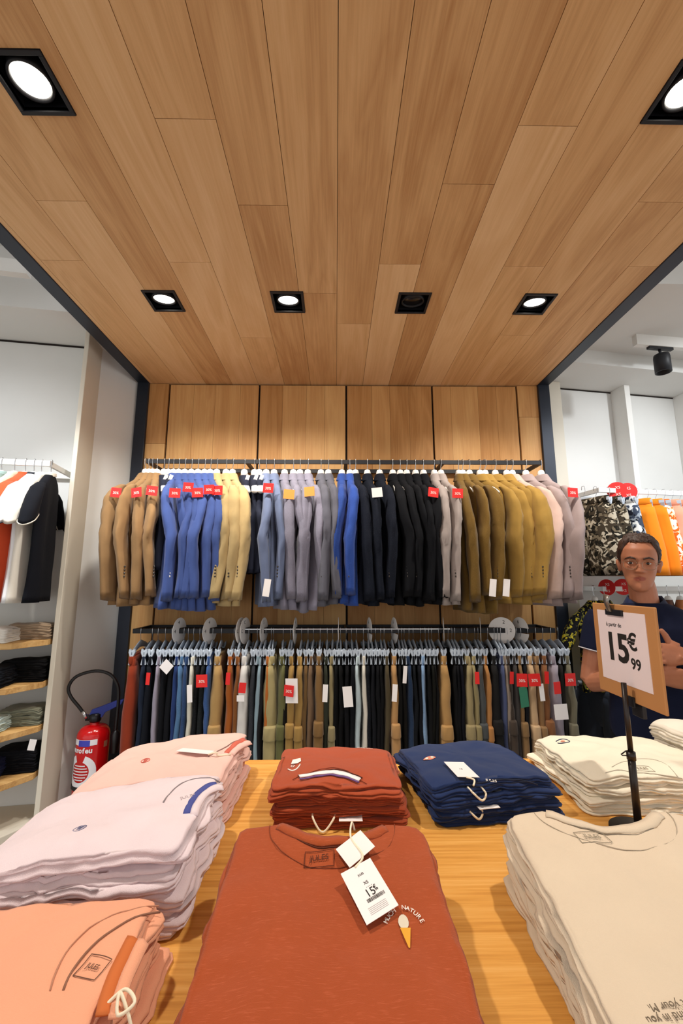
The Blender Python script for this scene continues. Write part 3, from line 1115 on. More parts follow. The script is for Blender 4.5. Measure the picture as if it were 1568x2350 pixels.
CLIPH = build_clip_hanger()
clip_used = False
PR = runs([p[3] for p in PANTS])
labs = set()
NOUN = {'t': 'trousers', 'c': 'cargo trousers', 'j': 'jeans'}
_pl = []
for pi, p in enumerate(PANTS):
    pos, n, bef, aft = PR[pi]
    l = '%s %s' % (p[3], NOUN[p[4]])
    if n > 1:
        l = '%s of %s %s trousers' % (NUM[pos], CNT[n], p[3])
    l += ' between the %s and %s ones' % (bef, aft) if bef and aft else (' at the fire extinguisher end of the lower rail' if aft else ' at the steel post end of the lower rail')
    _pl.append(l)
for pi, (cp, wpx, colr, words_, kind, tg) in enumerate(PANTS):
    rng = random.Random(500 + pi)
    # hooks are spread along the rail a little more evenly than the legs
    hp = 771 + (cp - 771) * 0.935 + rng.uniform(-3, 3)
    hx = at_y(hp, 1446, RY).x
    phi = phi_for(hx, 0.9, 0.18, cp)
    t = thing('trousers' if kind != 'j' else 'jeans', _pl[pi], 'trousers', (hx, RY, RZ2), phi, 'trousers on the lower rail')
    m = fabric(tuple(v * 0.82 for v in lin(colr)[:3]), var=0.14, weave=800, bump=0.25, mottled=0.35 if kind == 'j' else 0.0)
    trouser_body(rng, wpx, kind == 'c').build('trouser_legs', m, t, True)
    mb = MB()
    th = (0.013 + 0.0004 * wpx) * 0.75
    rs = []
    for z, e in ((-.126, .8), (-.130, 1), (-.163, 1.04), (-.166, .85)):
        rs.append([((th + .002) * e * math.copysign(abs(math.cos(a)) ** .6, math.cos(a)), .170 * math.copysign(abs(math.sin(a)) ** .6, math.sin(a)), z) for a in [2 * math.pi * i / 16 for i in range(16)]])
    mb.rings(rs).build('waistband', m, t, True)
    if kind == 'c':
        cargo_pocket(rng, t, m, wpx)
    if tg:
        spec = {'r': [(M_RED, .022, .06, -.20)], 'R': [(M_RED, .060, .062, -.21)], 'w': [(M_TAGW, .026, .085, -.26)], 'W': [(M_TAGW, .048, .10, -.27)], 'd': [(M_TAGW, .055, .055, -.15)], 'rw': [(M_RED, .036, .05, -.25), (M_TAGW, .04, .03, -.31)],
                'RW': [(M_TAGW, .065, .12, -.23), (M_RED, .052, .055, -.262)], 's': [(M_TAGW, .02, .085, -.17)], 'Rg': [(M_RED, .055, .065, -.21), (plain('green_card', '#2f7a5c', .6), .05, .10, -.275)], 'Wr': [(M_TAGW, .07, .075, -.36), (M_RED, .04, .06, -.25)]}[tg]
        for q, (mm, w, h, z) in enumerate(spec):
            pt = price_tag(t, rng.uniform(-.006, .006), -.200 - 0.004 * q, z, w, h, mm, 0.7 if tg == 'd' else rng.uniform(-.1, .1), -phi + rng.uniform(-.3, .3), ('30%', .02, M_WHINK) if mm is M_RED and w > .05 else None)
            pt['label'] = {M_RED: 'red price tag', M_TAGW: 'white price tag'}.get(mm, 'green paper label')
    hl = 'hanger of the ' + _pl[pi].replace('between the', 'between').replace(' ones', '')
    if clip_used:
        dup(CLIPH, (hx, RY, RZ2), phi, hl)
    else:
        CLIPH.location, CLIPH.rotation_euler, CLIPH['label'] = (hx, RY, RZ2), (0, 0, phi), hl
        clip_used = True

# grey size dividers on the lower rail: discs slotted over the bar
DISCS = [(412, 80, '4', 'rust red end'), (482, 74, '4', 'blue denim jeans'), (553, 79, 'C', 'caramel trousers'), (563, 79, 'C', 'white trousers'), (606, 82, '5', 'orange brown trousers'), (678, 87, '4', 'tan cargo trousers'), (777, 90, '4', 'middle black trousers'), (848, -83, '6', 'ink navy trousers'), (905, -83, '6', 'sandy tan trousers'), (1018, 78, '8', 'camel cargo trousers'), (1103, 72, '2', 'khaki cargo trousers'), (1152, 165, '2', 'soft black cargo trousers'), (1194, -75, '6', 'graphite trousers')]
for px_, turn, ch, where in DISCS:
    x = at_y(px_, 1446, RY).x
    t = thing('size_divider', 'grey round size divider on the lower rail above the ' + where, 'size marker', (x, RY, RZ2 - 0.012), math.radians(turn), 'size dividers on the lower rail')
    R0, s = 0.073, 0.015
    poly = []
    for k in range(49):
        a = math.radians(12 + (360 - 24) * k / 48)
        poly.append((R0 * math.cos(a), R0 * math.sin(a)))
    poly += [(0.0, -s), (0.0, s)]
    # stand the outline up: x stays, y becomes height
    mt = Matrix.Rotation(math.pi / 2, 4, 'X')
    MB().prism(poly, -0.0012, 0.0012, mt).build('disc', M_GREYDISC, t)
    sd = -1 if turn > 100 else 1
    for u, v in ((-0.012, 0.046), (-0.048, 0.0)):
        text('printed_size', ch, 0.028, M_INK, t, frame_mtx((u, -0.0016 * sd, v), (sd, 0, 0), (0, 0, 1)), 0.0002)

# ------------------------------------------------------------------ display table
TZ = 0.98
TX0, TX1, TY0, TY1 = -0.575, 1.75, 0.18, 1.37
t = thing('display_table', 'long oak display table covered with folded shirts', 'table', (0.5, 0.8, 0), 0)
mb = MB()
mb.box(TX0 - .5, TX1 - .5, TY0 - .8, TY1 - .8, TZ - 0.04, TZ)
mb.build('table_top', M_TABLE, t, bevel=0.003)
for x in (TX0 + .06, TX1 - .06):
    for y in (TY0 + .06, TY1 - .06):
        mb = MB()
        mb.box(x - .5 - .03, x - .5 + .03, y - .8 - .03, y - .8 + .03, 0, TZ - .04)
        mb.build('leg', M_BLACK, t, bevel=0.002)
mb = MB()
mb.box(TX0 - .44, TX1 - .56, TY1 - .89, TY1 - .87, TZ - .12, TZ - .04)
mb.build('apron', M_BLACK, t)

# ------------------------------------------------------------------ folded shirts


class Stack:
    """A pile of folded shirts. Local frame: +y runs to the collar, x across; RZ turns it. Thickness can fall off from collar to hem."""

    def __init__(s, x, y, z, rz, W, L, n, T, color, seed, neck=None, taper=0.45, curl=0.0, sag=0.010, jit=0.006, splay=None, soft=False, **fab):
        s.soft = soft
        s.x, s.y, s.z, s.rz, s.W, s.L, s.n, s.T = x, y, z, rz, W, L, n, T
        s.color, s.seed, s.neck, s.taper, s.curl, s.sag, s.jit, s.splay = color, seed, neck, taper, curl, sag, jit, splay
        s.mat = fabric(lin(color)[:3], **fab)
        s.objs = []

    def k(s, y):
        u = max(0, min(1, y / s.L + 0.5))
        return s.taper + (1 - s.taper) * (u ** 0.8)

    def base(s, x, y, lvl):
        """Height of the underside of shirt LVL."""
        h = s.T * lvl * s.k(y)
        ex = max(0, abs(x) / (s.W / 2) - 0.55)
        ey = max(0, abs(y) / (s.L / 2) - 0.6)
        f = lvl / max(1, s.n)
        h -= s.sag * f * (ex * ex * 3.2 + ey * ey * 3.0)
        h += s.curl * f * fbm(x * 7 + s.seed, y * 7, s.seed)
        h += 0.0075 * f * fbm(x * 13 + s.seed, y * 13, lvl * 0.30)
        return max(h, 0.0008 * lvl)

    def outline(s, rng, top, lvl, N=128):
        w, l = s.W / 2, s.L / 2
        sd = rng.uniform(0, 90)
        jw = rng.uniform(-.004, .004)
        pts = []
        for i in range(N):
            a = 2 * math.pi * (i + 0.5) / N
            c, n = math.cos(a), math.sin(a)
            q = max(abs(c) / w, abs(n) / l)
            p = 22.0 if not s.soft else 9.0
            r = 1.0 / ((abs(c) / w) ** p + (abs(n) / l) ** p) ** (1 / p)
            x, y = r * c, r * n
            wob = 0.004 if top else 0.010
            g = 1 + (wob * fbm(c * 3 + sd, n * 3, sd) + jw * 0.3) / 0.15
            x *= g
            y *= g
            if y > l * 0.82 and s.neck:
                nx, nd = s.neck
                if abs(x) < nx:
                    y -= nd * (1 - (abs(x) / nx) ** 2.2) * (1 if top else 0.75)
                else:
                    y -= 0.008 * ((abs(x) - nx) / max(1e-4, w - nx)) ** 1.5
            pts.append((x, y))
        return pts

    def build(s, name, label_fn, group, side=None):
        for lvl in range(s.n):
            rng = random.Random(s.seed * 97 + lvl)
            top = lvl == s.n - 1
            jx, jy, jr = (rng.uniform(-s.jit, s.jit), rng.uniform(-s.jit, s.jit), rng.uniform(-1, 1) * s.jit * 3) if not top else (0, 0, 0)
            if s.splay:
                f = 1 - lvl / max(1, s.n - 1)
                jx += s.splay[0] * f
                jy += s.splay[1] * f
            o = s.shirt(rng, top, lvl, jx, jy, jr)
            o.name = name
            tag(o, label_fn(lvl), 'shirt', group)
            s.objs.append(o)
        return s

    def prof(s, T, rng):
        # two plies with a crease between them
        a, b = rng.uniform(-.002, .005), rng.uniform(-.004, .003)
        return [(-.010, .04), (-.002 + a, .10), (a, .27), (-.0012 + a, .42), (-.008, .50), (-.0008 + b, .58), (.0006 + b, .74), (-.0015 + b, .92), (-.007, 1.0)]

    def shirt(s, rng, top, lvl, jx, jy, jr):
        ol = s.outline(rng, top, lvl)
        N = len(ol)
        cr, sr = math.cos(jr), math.sin(jr)
        c0 = (0.0, -0.02)
        pr = s.prof(s.T, rng)
        sd = rng.uniform(0, 99)
        rings = []

        def place(x, y, h, lift=0.0):
            X, Y = x * cr - y * sr + jx, x * sr + y * cr + jy
            t = s.T * s.k(Y) * 0.985
            return (X, Y, s.base(X, Y, lvl) + t * h + lift)

        for d, h in [(f, 0.0) for f in (0.25, 0.6, 0.85)]:
            rings.append([place(c0[0] + (x - c0[0]) * d, c0[1] + (y - c0[1]) * d, 0.03) for x, y in ol])
        for i, (dr, h) in enumerate(pr):
            ring = []
            for j, (x, y) in enumerate(ol):
                L = math.hypot(x, y)
                hh = h
                if 0 < i < len(pr) - 1:
                    hh = h + 0.10 * fbm(x * 14 + sd, y * 14, i * 0.2) * math.sin(math.pi * h)
                    e = 0.004 * fbm(x * 20 + sd, y * 20, h * 3) * (1 if h < .5 else .8)
                else:
                    e = 0
                g = (L + dr + e) / L
                ring.append(place(x * g, y * g, hh))
            rings.append(ring)
        for d in (0.955, 0.92, 0.86, 0.78, 0.68, 0.56, 0.43, 0.30, 0.16, 0.05):
            rings.append([place(c0[0] + (x - c0[0]) * d, c0[1] + (y - c0[1]) * d, 1.0, (0.0016 if top else 0) * fbm(x * d * 12 + sd, y * d * 12, sd)) for x, y in ol])
        mb = MB().rings(rings, True, True)
        o = mb.build('folded_shirt', s.mat, None, True)
        o.location = (s.x, s.y, s.z)
        o.rotation_euler = (0, 0, s.rz)
        return o

    def top_z(s, x, y):
        return s.base(x, y, s.n - 1) + s.T * s.k(y) * 0.985

    @property
    def top(s):
        return s.objs[-1]

    def pt(s, x, y, up=0.001):
        return Vector((x, y, s.top_z(x, y) + up))

    def local(s, px_, py_, up=0.0):
        """Local x, y of the point on the top sheet under a photo position."""
        z = s.z + s.T * s.n
        for _ in range(6):
            p = at_z(px_, py_, z)
            q = Matrix.Rotation(-s.rz, 3, 'Z') @ (p - Vector((s.x, s.y, 0)))
            z = s.z + s.top_z(q.x, q.y) + up
        return q.x, q.y

    def ribbon(s, name, path, w, mat, up=0.0015, t=0.0012, seg=6):
        """A flat band laid on the top sheet along PATH (local x, y)."""
        mb = MB()
        rs = []
        P = [Vector((a, b, 0)) for a, b in path]
        for i, p in enumerate(P):
            d = (P[min(i + 1, len(P) - 1)] - P[max(i - 1, 0)]).normalized()
            n = Vector((-d.y, d.x, 0))
            a, b = p + n * w / 2, p - n * w / 2
            za, zb, zm = s.pt(a.x, a.y, up).z, s.pt(b.x, b.y, up).z, s.pt(p.x, p.y, up).z
            rs.append([(a.x, a.y, za - .002), (a.x, a.y, za), (p.x, p.y, zm + t), (b.x, b.y, zb), (b.x, b.y, zb - .002)])
        mb.rings(rs, True, True)
        return mb.build(name, mat, s.top, True)

    def line(s, name, path, r, mat, up=0.0005):
        mb = MB()
        mb.tube([s.pt(a, b, up) for a, b in path], r, 5)
        return mb.build(name, mat, s.top, True)

    def patch(s, name, poly, mat, up=0.0012, t=0.0005):
        mb = MB()
        n = len(poly)
        vs = [s.pt(a, b, up) for a, b in poly] + [s.pt(a, b, up + t) for a, b in poly]
        fs = [tuple(range(n, 2 * n))] + [(i, (i + 1) % n, n + (i + 1) % n, n + i) for i in range(n)]
        mb._add(vs, fs)
        return mb.build(name, mat, s.top)

    def label_text(s, body, x, y, ang, size, mat, up=0.0018, sx=1.0, name='printed_label'):
        c, n = math.cos(ang), math.sin(ang)
        e = 0.01
        o = s.pt(x, y, up)
        dx = s.pt(x + c * e, y + n * e, up) - s.pt(x - c * e, y - n * e, up)
        dy = s.pt(x - n * e, y + c * e, up) - s.pt(x + n * e, y - c * e, up)
        return text(name, body, size, mat, s.top, frame_mtx(o, dx, dy), 0.0002, sx=sx)


def arc(cx, cy, rx, ry, a0, a1, n=24):
    return [(cx + rx * math.cos(math.radians(a0 + (a1 - a0) * i / n)), cy + ry * math.sin(math.radians(a0 + (a1 - a0) * i / n))) for i in range(n + 1)]


def darker(c, f):
    return tuple(v * f for v in lin(c)[:3])


def ordl(n, lvl):
    k = n - 1 - lvl
    return 'top' if k == 0 else ('bottom' if lvl == 0 else NUM[k + 1] + ' from top')


def box_print(s, x, y, ang, w, h, body, size, mat, sx=0.9):
    """A thin printed rectangle with lettering in it."""
    c, n = math.cos(ang), math.sin(ang)

    def tr(u, v):
        return (x + u * c - v * n, y + u * n + v * c)
    cs = [(-w / 2, -h / 2), (w / 2, -h / 2), (w / 2, h / 2), (-w / 2, h / 2), (-w / 2, -h / 2)]
    path = []
    for i in range(4):
        for q in range(5):
            a, b = cs[i], cs[i + 1]
            path.append(tr(a[0] + (b[0] - a[0]) * q / 5, a[1] + (b[1] - a[1]) * q / 5))
    path.append(tr(*cs[4]))
    s.line('label_border', path, 0.0005, mat, 0.0012)
    s.label_text(body, x, y, ang, size, mat, sx=sx)


def cord(s, pts, r, name='tag_cord', parent=None):
    """A soft cord through local points (x, y, height above the table)."""
    P = [Vector(p) for p in pts]
    out = []
    for i in range(len(P) - 1):
        p0, p1, p2, p3 = P[max(i - 1, 0)], P[i], P[i + 1], P[min(i + 2, len(P) - 1)]
        for q in range(6):
            t = q / 6
            out.append(0.5 * ((2 * p1) + (p2 - p0) * t + (2 * p0 - 5 * p1 + 4 * p2 - p3) * t * t + (3 * p1 - p0 - 3 * p2 + p3) * t ** 3))
    out.append(P[-1])
    return MB().tube(out, r, 8).build(name, M_STRING, parent or s.top, True)


RUST, RUSTP, NAVYC = '#a24a24', '#a94b2b', '#1e2f58'
LILACC, PINKC, PEACH, CREAM, ECRU, WHITEC = '#e6d4d8', '#ecc0b4', '#eaa583', '#ece2cc', '#d6c4ac', '#e6ddcd'
HP = math.pi / 2
# --- left row: collars to the right
pink = Stack(-0.42, 1.155, TZ, -HP, 0.29, 0.335, 9, 0.0132, PINKC, 3, taper=0.62, sag=0.03, jit=0.010, splay=(0.004, 0.008), var=0.05).build(
    'folded_shirt', lambda l: 'pale pink folded shirt, %s of the stack behind the lilac one' % ordl(9, l), 'pale pink folded shirts')
lilac = Stack(-0.415, 0.865, TZ, -HP, 0.265, 0.35, 10, 0.0132, LILACC, 4, taper=0.62, sag=0.03, jit=0.010, splay=(0.008, 0.012), var=0.06).build(
    'folded_shirt', lambda l: 'pale lilac folded shirt, %s of its stack at the table edge' % ordl(10, l), 'lilac folded shirts')
peach = Stack(-0.42, 0.55, TZ, -HP, 0.275, 0.35, 7, 0.0138, PEACH, 5, taper=0.62, sag=0.02, jit=0.008, splay=(0.0, 0.006), var=0.05).build(
    'folded_shirt', lambda l: 'peach folded shirt, %s of its stack in front of the lilac one' % ordl(7, l), 'peach folded shirts')
# --- middle
rustf = Stack(-0.005, 0.605, TZ, 0.0, 0.318, 0.42, 9, 0.0125, RUST, 6, neck=(0.088, 0.042), taper=0.42, sag=0.008, jit=0.004, slub=0.28, var=0.08).build(
    'folded_shirt', lambda l: 'rust orange folded T-shirt, %s of the nearest stack with tags' % ordl(9, l), 'rust T-shirts in the near stack')
rustr = Stack(0.003, 1.145, TZ, math.pi, 0.285, 0.265, 10, 0.0088, RUSTP, 8, taper=0.8, sag=0.012, jit=0.008, curl=0.004, splay=(-0.004, 0.004), var=0.06).build(
    'folded_shirt', lambda l: 'brick red folded T-shirt, %s of the stack with striped collar tape' % ordl(10, l), 'brick red T-shirts in the far stack')
navy = Stack(0.335, 1.165, TZ, math.pi + 0.16, 0.30, 0.27, 7, 0.0125, NAVYC, 9, taper=0.85, sag=0.014, jit=0.008, curl=0.005, splay=(-0.012, 0.012), var=0.08).build(
    'folded_shirt', lambda l: 'navy blue folded T-shirt, %s of the navy stack' % ordl(7, l), 'navy folded T-shirts')
# --- right
creamr = Stack(0.765, 1.205, TZ, math.pi, 0.35, 0.30, 7, 0.0125, CREAM, 11, taper=0.85, sag=0.02, jit=0.010, curl=0.004, splay=(0.02, 0.004), var=0.04).build(
    'folded_shirt', lambda l: 'cream folded T-shirt, %s of the stack behind the sign pole' % ordl(7, l), 'cream T-shirts behind the sign')
ecru = Stack(0.462, 0.635, TZ, -0.06, 0.335, 0.40, 9, 0.0132, ECRU, 12, neck=(0.095, 0.036), taper=0.45, sag=0.01, jit=0.005, splay=(-0.008, 0.0), var=0.05).build(
    'folded_shirt', lambda l: 'ecru folded T-shirt, %s of the near stack below the price sign' % ordl(9, l), 'ecru T-shirts in the near stack')
whiter = Stack(1.098, 1.215, TZ, math.pi, 0.30, 0.30, 7, 0.0185, WHITEC, 13, taper=0.9, sag=0.02, jit=0.006, var=0.03).build(
    'folded_shirt', lambda l: 'thick white folded sweatshirt, %s of the stack by the person' % ordl(7, l), 'thick white folded sweatshirts')

DK = plain('seam_shadow_rust', darker(RUST, 0.45), 0.9)


def necks(s, nx, nd, col, seam_w=0.021, seam=True):
    """Ribbed collar along the neck edge, a dark line for the shade in the slit under it and the curved seam."""
    l = s.L / 2
    edge = []
    for i in range(25):
        x = -nx * 1.04 + 2.08 * nx * i / 24
        y = l - nd * max(0, 1 - (abs(x) / nx) ** 2.2) - 0.001
        edge.append((x, y))
    band = [(x * 0.99, y - 0.011) for x, y in edge]
    s.ribbon('neck_band', band, 0.019, s.mat, 0.002, 0.0022)
    s.line('neck_slit_shade', [(x * 0.93, y - 0.0235) for x, y in edge[2:-2]], 0.0011, plain('seam_dark', darker(col, 0.30), 0.9), 0.0004)  # dark tube on the cloth stands for the shade under the band
    if seam:
        ys = edge[0][1]
        s.line('neck_seam', arc(0, l - 0.004, nx * 1.22, nd + 0.055, 180, 360, 30), 0.0007, plain('seam_mid', darker(col, 0.62), 0.9), 0.0003)
    return edge


# rust shirt, near stack: collar, printed label, ice cream motif, tags
necks(rustf, 0.088, 0.042, RUST)
x, y = rustf.local(733, 1972)
box_print(rustf, x, y, 0.0, 0.045, 0.026, 'JULES', 0.0135, plain('faded_print', darker(RUST, 0.28), 0.9))
x, y = rustf.local(931, 2140)
rustf.patch('ice_cream_cone', [(x - .0062, y + .004), (x + .0072, y + .004), (x + .002, y - .022), (x + .0005, y - .022)][::-1], plain('cone_print', '#e0a02c', 0.8), 0.0012)
rustf.patch('ice_cream_scoop', [(x - .0008 + .0068 * math.cos(a), y + .011 + .0085 * math.sin(a)) for a in [2 * math.pi * k / 14 for k in range(14)]], plain('scoop_print', '#d8cdb8', 0.8), 0.0012)
for body, a0 in (('MUCH', 134), ('NATURE', 56)):
    n = len(body)
    for q, ch in enumerate(body):
        a = math.radians(a0 + ((n - 1) / 2 - q) * 11.5)
        rustf.label_text(ch, x + 0.026 * math.cos(a), y - .002 + 0.030 * math.sin(a), a - HP, 0.0085, M_WHINK, name='printed_motto')


def card(s, corners_px, mat, ups, name='price_tag', t=0.0006):
    """A stiff card given by the photo positions of its corners and their heights above the shirt."""
    P = []
    for (px_, py_), up in zip(corners_px, ups):
        x, y = s.local(px_, py_, up)
        P.append(s.pt(x, y, up))
    P[2] = P[1] + P[3] - P[0]
    need = 0.0
    for i in range(7):
        for j in range(7):
            q = P[0] + (P[1] - P[0]) * (i / 6) + (P[3] - P[0]) * (j / 6)
            need = max(need, s.top_z(q.x, q.y) + 0.0022 - q.z)
    for q in P:
        q.z += need
    mb = MB()
    n = (P[1] - P[0]).cross(P[3] - P[0]).normalized()
    mb._add([p for p in P] + [p + n * t for p in P], [(0, 3, 2, 1), (4, 5, 6, 7), (0, 1, 5, 4), (1, 2, 6, 5), (2, 3, 7, 6), (3, 0, 4, 7)])
    o = mb.build(name, mat, s.top)
    return o, P, n


# corners: bottom-left, bottom-right, top-right, top-left
c1, P1, _n = card(rustf, [(803, 1992), (861, 1943), (825, 1906), (771, 1950)], M_TAGW, (0.012, 0.012, 0.006, 0.006))
c1['label'] = 'blank white swing tag'
c2, P2, n2 = card(rustf, [(842, 2124), (915, 2078), (848, 1968), (782, 2006)], M_TAGW, (0.008, 0.008, 0.015, 0.015))
c2['label'] = 'white price tag with black print'
u, v = (P2[1] - P2[0]), (P2[3] - P2[0])
if n2.z < 0:
    n2 = -n2


def on_card(a, b):
    return P2[0] + u * a + v * b + n2 * 0.0009


ax, ay = u.normalized(), v.normalized()
for body, a, b, sz, sx in (('15', .50, .43, .0155, 1.0), ('€', .68, .475, .0085, 1), ('99', .70, .425, .005, 1), ('XS', .52, .62, .0062, 1), ('- - - -', .55, .545, .0045, 1), ('JULES', .5, .80, .0042, .9)):
    text('printed_price', body, sz, M_INK, c2, frame_mtx(on_card(a, b), u, v), 0.0001, sx=sx)
mb = MB()
rb = random.Random(3)
a = 0.30
while a < 0.86:
    w = rb.choice((.008, .014, .02))
    mb._add([on_card(a, .285), on_card(a + w, .285), on_card(a + w, .35), on_card(a, .35)], [(0, 1, 2, 3)])
    a += w + rb.choice((.008, .014))
mb.build('barcode', M_INK, c2)
mb = MB()
for q in range(5):
    b = .09 + q * .028
    mb._add([on_card(.22, b), on_card(.78, b), on_card(.78, b + .006), on_card(.22, b + .006)], [(0, 1, 2, 3)])
mb.build('fine_print', plain('grey_ink', '#b5a9a8', 0.8), c2)
ex, ey = rustf.local(808, 1905)
tz = rustf.top_z(ex, ey)
cord(rustf, [(ex + .005, ey + .010, tz - .006), (ex, ey + .004, tz + .010), P1[2] * .6 + P1[3] * .4, P1[0] * .5 + P1[1] * .5 + Vector((0, 0, .002)), on_card(.45, .97)], 0.0016)

# second rust stack: striped collar tape, back print, side print, cords
x0, y0 = rustr.local(692, 1793)
x1, y1 = rustr.local(758, 1777)
x2, y2 = rustr.local(826, 1795)


def quad_path(a, b, c, n=16):
    out = []
    for i in range(n + 1):
        t = i / n
        L0, L1, L2 = (t - .5) * (t - 1) * 2, -4 * t * (t - 1), 2 * t * (t - .5)
        out.append((a[0] * L0 + b[0] * L1 + c[0] * L2, a[1] * L0 + b[1] * L1 + c[1] * L2))
    return out


def px_path(s, pts, n=16):
    P = [s.local(*p) for p in pts]
    return quad_path(*P, n=n) if len(P) == 3 else P


rustr.ribbon('collar_tape', px_path(rustr, [(687, 1785), (757, 1775), (826, 1793)]), 0.012, M_TAGW, 0.004, 0.001)
rustr.ribbon('tape_stripe', px_path(rustr, [(688, 1791), (757, 1781), (824, 1799)]), 0.004, plain('violet_tape', '#6d4f86', .8), 0.004, 0.001)
rustr.line('neck_slit_shade', px_path(rustr, [(684, 1782), (757, 1769), (832, 1788)]), 0.0014, plain('seam_dark', darker(RUSTP, 0.25), 0.9), 0.002)  # shade inside the collar opening, drawn as a dark line
rustr.line('neck_seam', px_path(rustr, [(672, 1790), (757, 1763), (842, 1800)]), 0.0008, plain('seam_mid', darker(RUSTP, 0.6), 0.9), 0.001)
for body, px_, py_, sz in (('SUNSETS', 836, 1709, .016), ('take the long way home', 838, 1718, .006)):
    a, b = rustr.local(px_, py_)
    a2, b2 = rustr.local(px_ + 10, py_ + 2.6)
    rustr.label_text(body, a, b, math.atan2(b2 - b, a2 - a), sz, M_WHINK, name='printed_motto')
P = [rustr.local(*p) for p in ((668, 1755), (672, 1745), (690, 1741), (691, 1748), (683, 1753))]
rustr.patch('side_print', P, M_WHINK)
rustr.line('side_print_arc', px_path(rustr, [(661, 1766), (677, 1768), (689, 1755)]), 0.0016, M_WHINK, 0.001)
a, b = rustr.local(672, 1759)
rustr.line('side_print_ring', arc(a, b, .004, .005, 0, 360, 12), 0.0009, M_WHINK, 0.001)
fy = rustr.L / 2
for k, (dx, z) in enumerate(((0.026, .016),)):
    o = rustr.objs[1]
    cord(rustr, [(dx + .026, fy - .01, z + .014), (dx + .024, fy + .014, z + .008), (dx + .004, fy + .026, .004), (dx - .018, fy + .016, z + .006), (dx - .026, fy - .008, z + .016)], 0.0022, parent=o)
pt = MB()
pt.box(-.055, -.005, fy - .012, fy + .022, .022, .023)
pt.build('swing_tag', M_TAGW, rustr.objs[1])

# navy stack: round motif, tag, collar, cords
a, b = navy.local(986, 1741)
navy.patch('chest_print', [(a + .017 * math.cos(q) * (1 - .25 * abs(math.sin(q))), b + .0085 * math.sin(q)) for q in [2 * math.pi * k / 20 for k in range(20)]], plain('coral_print', '#d98a72', .8))
navy.patch('chest_print_eye', [(a + .007 + .004 * math.cos(q), b + .004 * math.sin(q)) for q in [2 * math.pi * k / 10 for k in range(10)]], plain('pale_print', '#dfe0cf', .8), 0.002)
navy.patch('chest_print_eye', [(a - .007 + .004 * math.cos(q), b + .004 * math.sin(q)) for q in [2 * math.pi * k / 10 for k in range(10)]], plain('pale_print', '#dfe0cf', .8), 0.002)
c3, P3, n3 = card(navy, [(1051, 1787), (1101, 1788), (1063, 1753), (1019, 1752)], M_TAGW, (0.004, 0.004, 0.003, 0.003))
c3['label'] = 'white price tag'
if n3.z < 0:
    n3 = -n3
text('printed_price', '15', .009, M_INK, c3, frame_mtx((P3[0] + P3[1] + P3[2] + P3[3]) / 4 + n3 * .0009, P3[1] - P3[0], P3[3] - P3[0]), 0.0001)
navy.line('neck_slit_shade', px_path(navy, [(1080, 1809), (1160, 1791), (1235, 1806)]), 0.0016, plain('seam_dark', darker(NAVYC, 0.3), 0.9), 0.001)  # dark line drawn for the shade in the navy collar's slit
navy.line('neck_seam', px_path(navy, [(1082, 1818), (1160, 1800), (1222, 1820)]), 0.0009, plain('seam_dark', darker(NAVYC, 0.3), 0.9), 0.001)
a, b = navy.local(1128, 1797)
a2, b2 = navy.local(1140, 1796)
navy.label_text('JULES', a, b, math.atan2(b2 - b, a2 - a), .010, M_WHINK)
fy = navy.L / 2
cord(navy, [P3[0] * .6 + P3[1] * .4, (P3[0] + P3[1]) / 2 + Vector((-.004, .018, .002)), (P3[0] + P3[1]) / 2 + Vector((.004, .030, -.004))], 0.0020)
for lv, cx_, z in ((4, .045, .062), (2, .055, .026)):
    cord(navy, [(cx_ + .018, fy - .005, z + .010), (cx_ + .010, fy + .012, z + .002), (cx_ - .006, fy + .016, z - .010), (cx_ - .018, fy + .010, z), (cx_ - .012, fy - .004, z + .010)], 0.0022, parent=navy.objs[lv])
pt = MB()
pt.box(.0, .048, fy - .01, fy + .020, .036, .037)
pt.build('swing_tag', M_TAGW, navy.objs[2])

# cream stack behind the pole
a, b = creamr.local(1292, 1702)
creamr.line('printed_badge', arc(a, b, .018, .013, 20, 330, 20), 0.0016, plain('navy_print', '#3d4258', .8), 0.001)
creamr.patch('badge_heart', [(a + .006 * math.cos(q), b + .005 * math.sin(q)) for q in [2 * math.pi * k / 10 for k in range(10)]], plain('coral_print', '#d98a72', .8))
a, b = creamr.local(1475, 1765)
box_print(creamr, a, b, math.pi, 0.045, 0.022, 'JULES', .012, plain('faded_grey_print', '#9c927f', .9))
creamr.line('neck_seam', px_path(creamr, [(1405, 1760), (1480, 1742), (1560, 1790)]), 0.0009, plain('seam_cream', darker(CREAM, .55), .9), 0.0006)
creamr.line('neck_slit_shade', px_path(creamr, [(1390, 1775), (1470, 1775), (1566, 1790)]), 0.0012, plain('seam_cream', darker(CREAM, .55), .9), 0.0006)  # slit shade of the cream collar, put in as a darker line

# ecru stack: collar, printed label, upside down motto
necks(ecru, 0.095, 0.036, ECRU)
a, b = ecru.local(1360, 1922)
box_print(ecru, a, b, 0.10, 0.050, 0.024, 'JULES', .013, plain('faded_grey_print2', '#8f8573', .9))
for body, px_, py_ in (('Happy not your Morning', 1548, 2310), ('to find in you', 1545, 2338)):
    a, b = ecru.local(px_, py_)
    a2, b2 = ecru.local(px_ + 20, py_ - 3.5)
    ecru.label_text(body, a, b, math.atan2(b2 - b, a2 - a) + math.pi, .0105, plain('taupe_print', '#6e6150', .9), name='printed_motto')

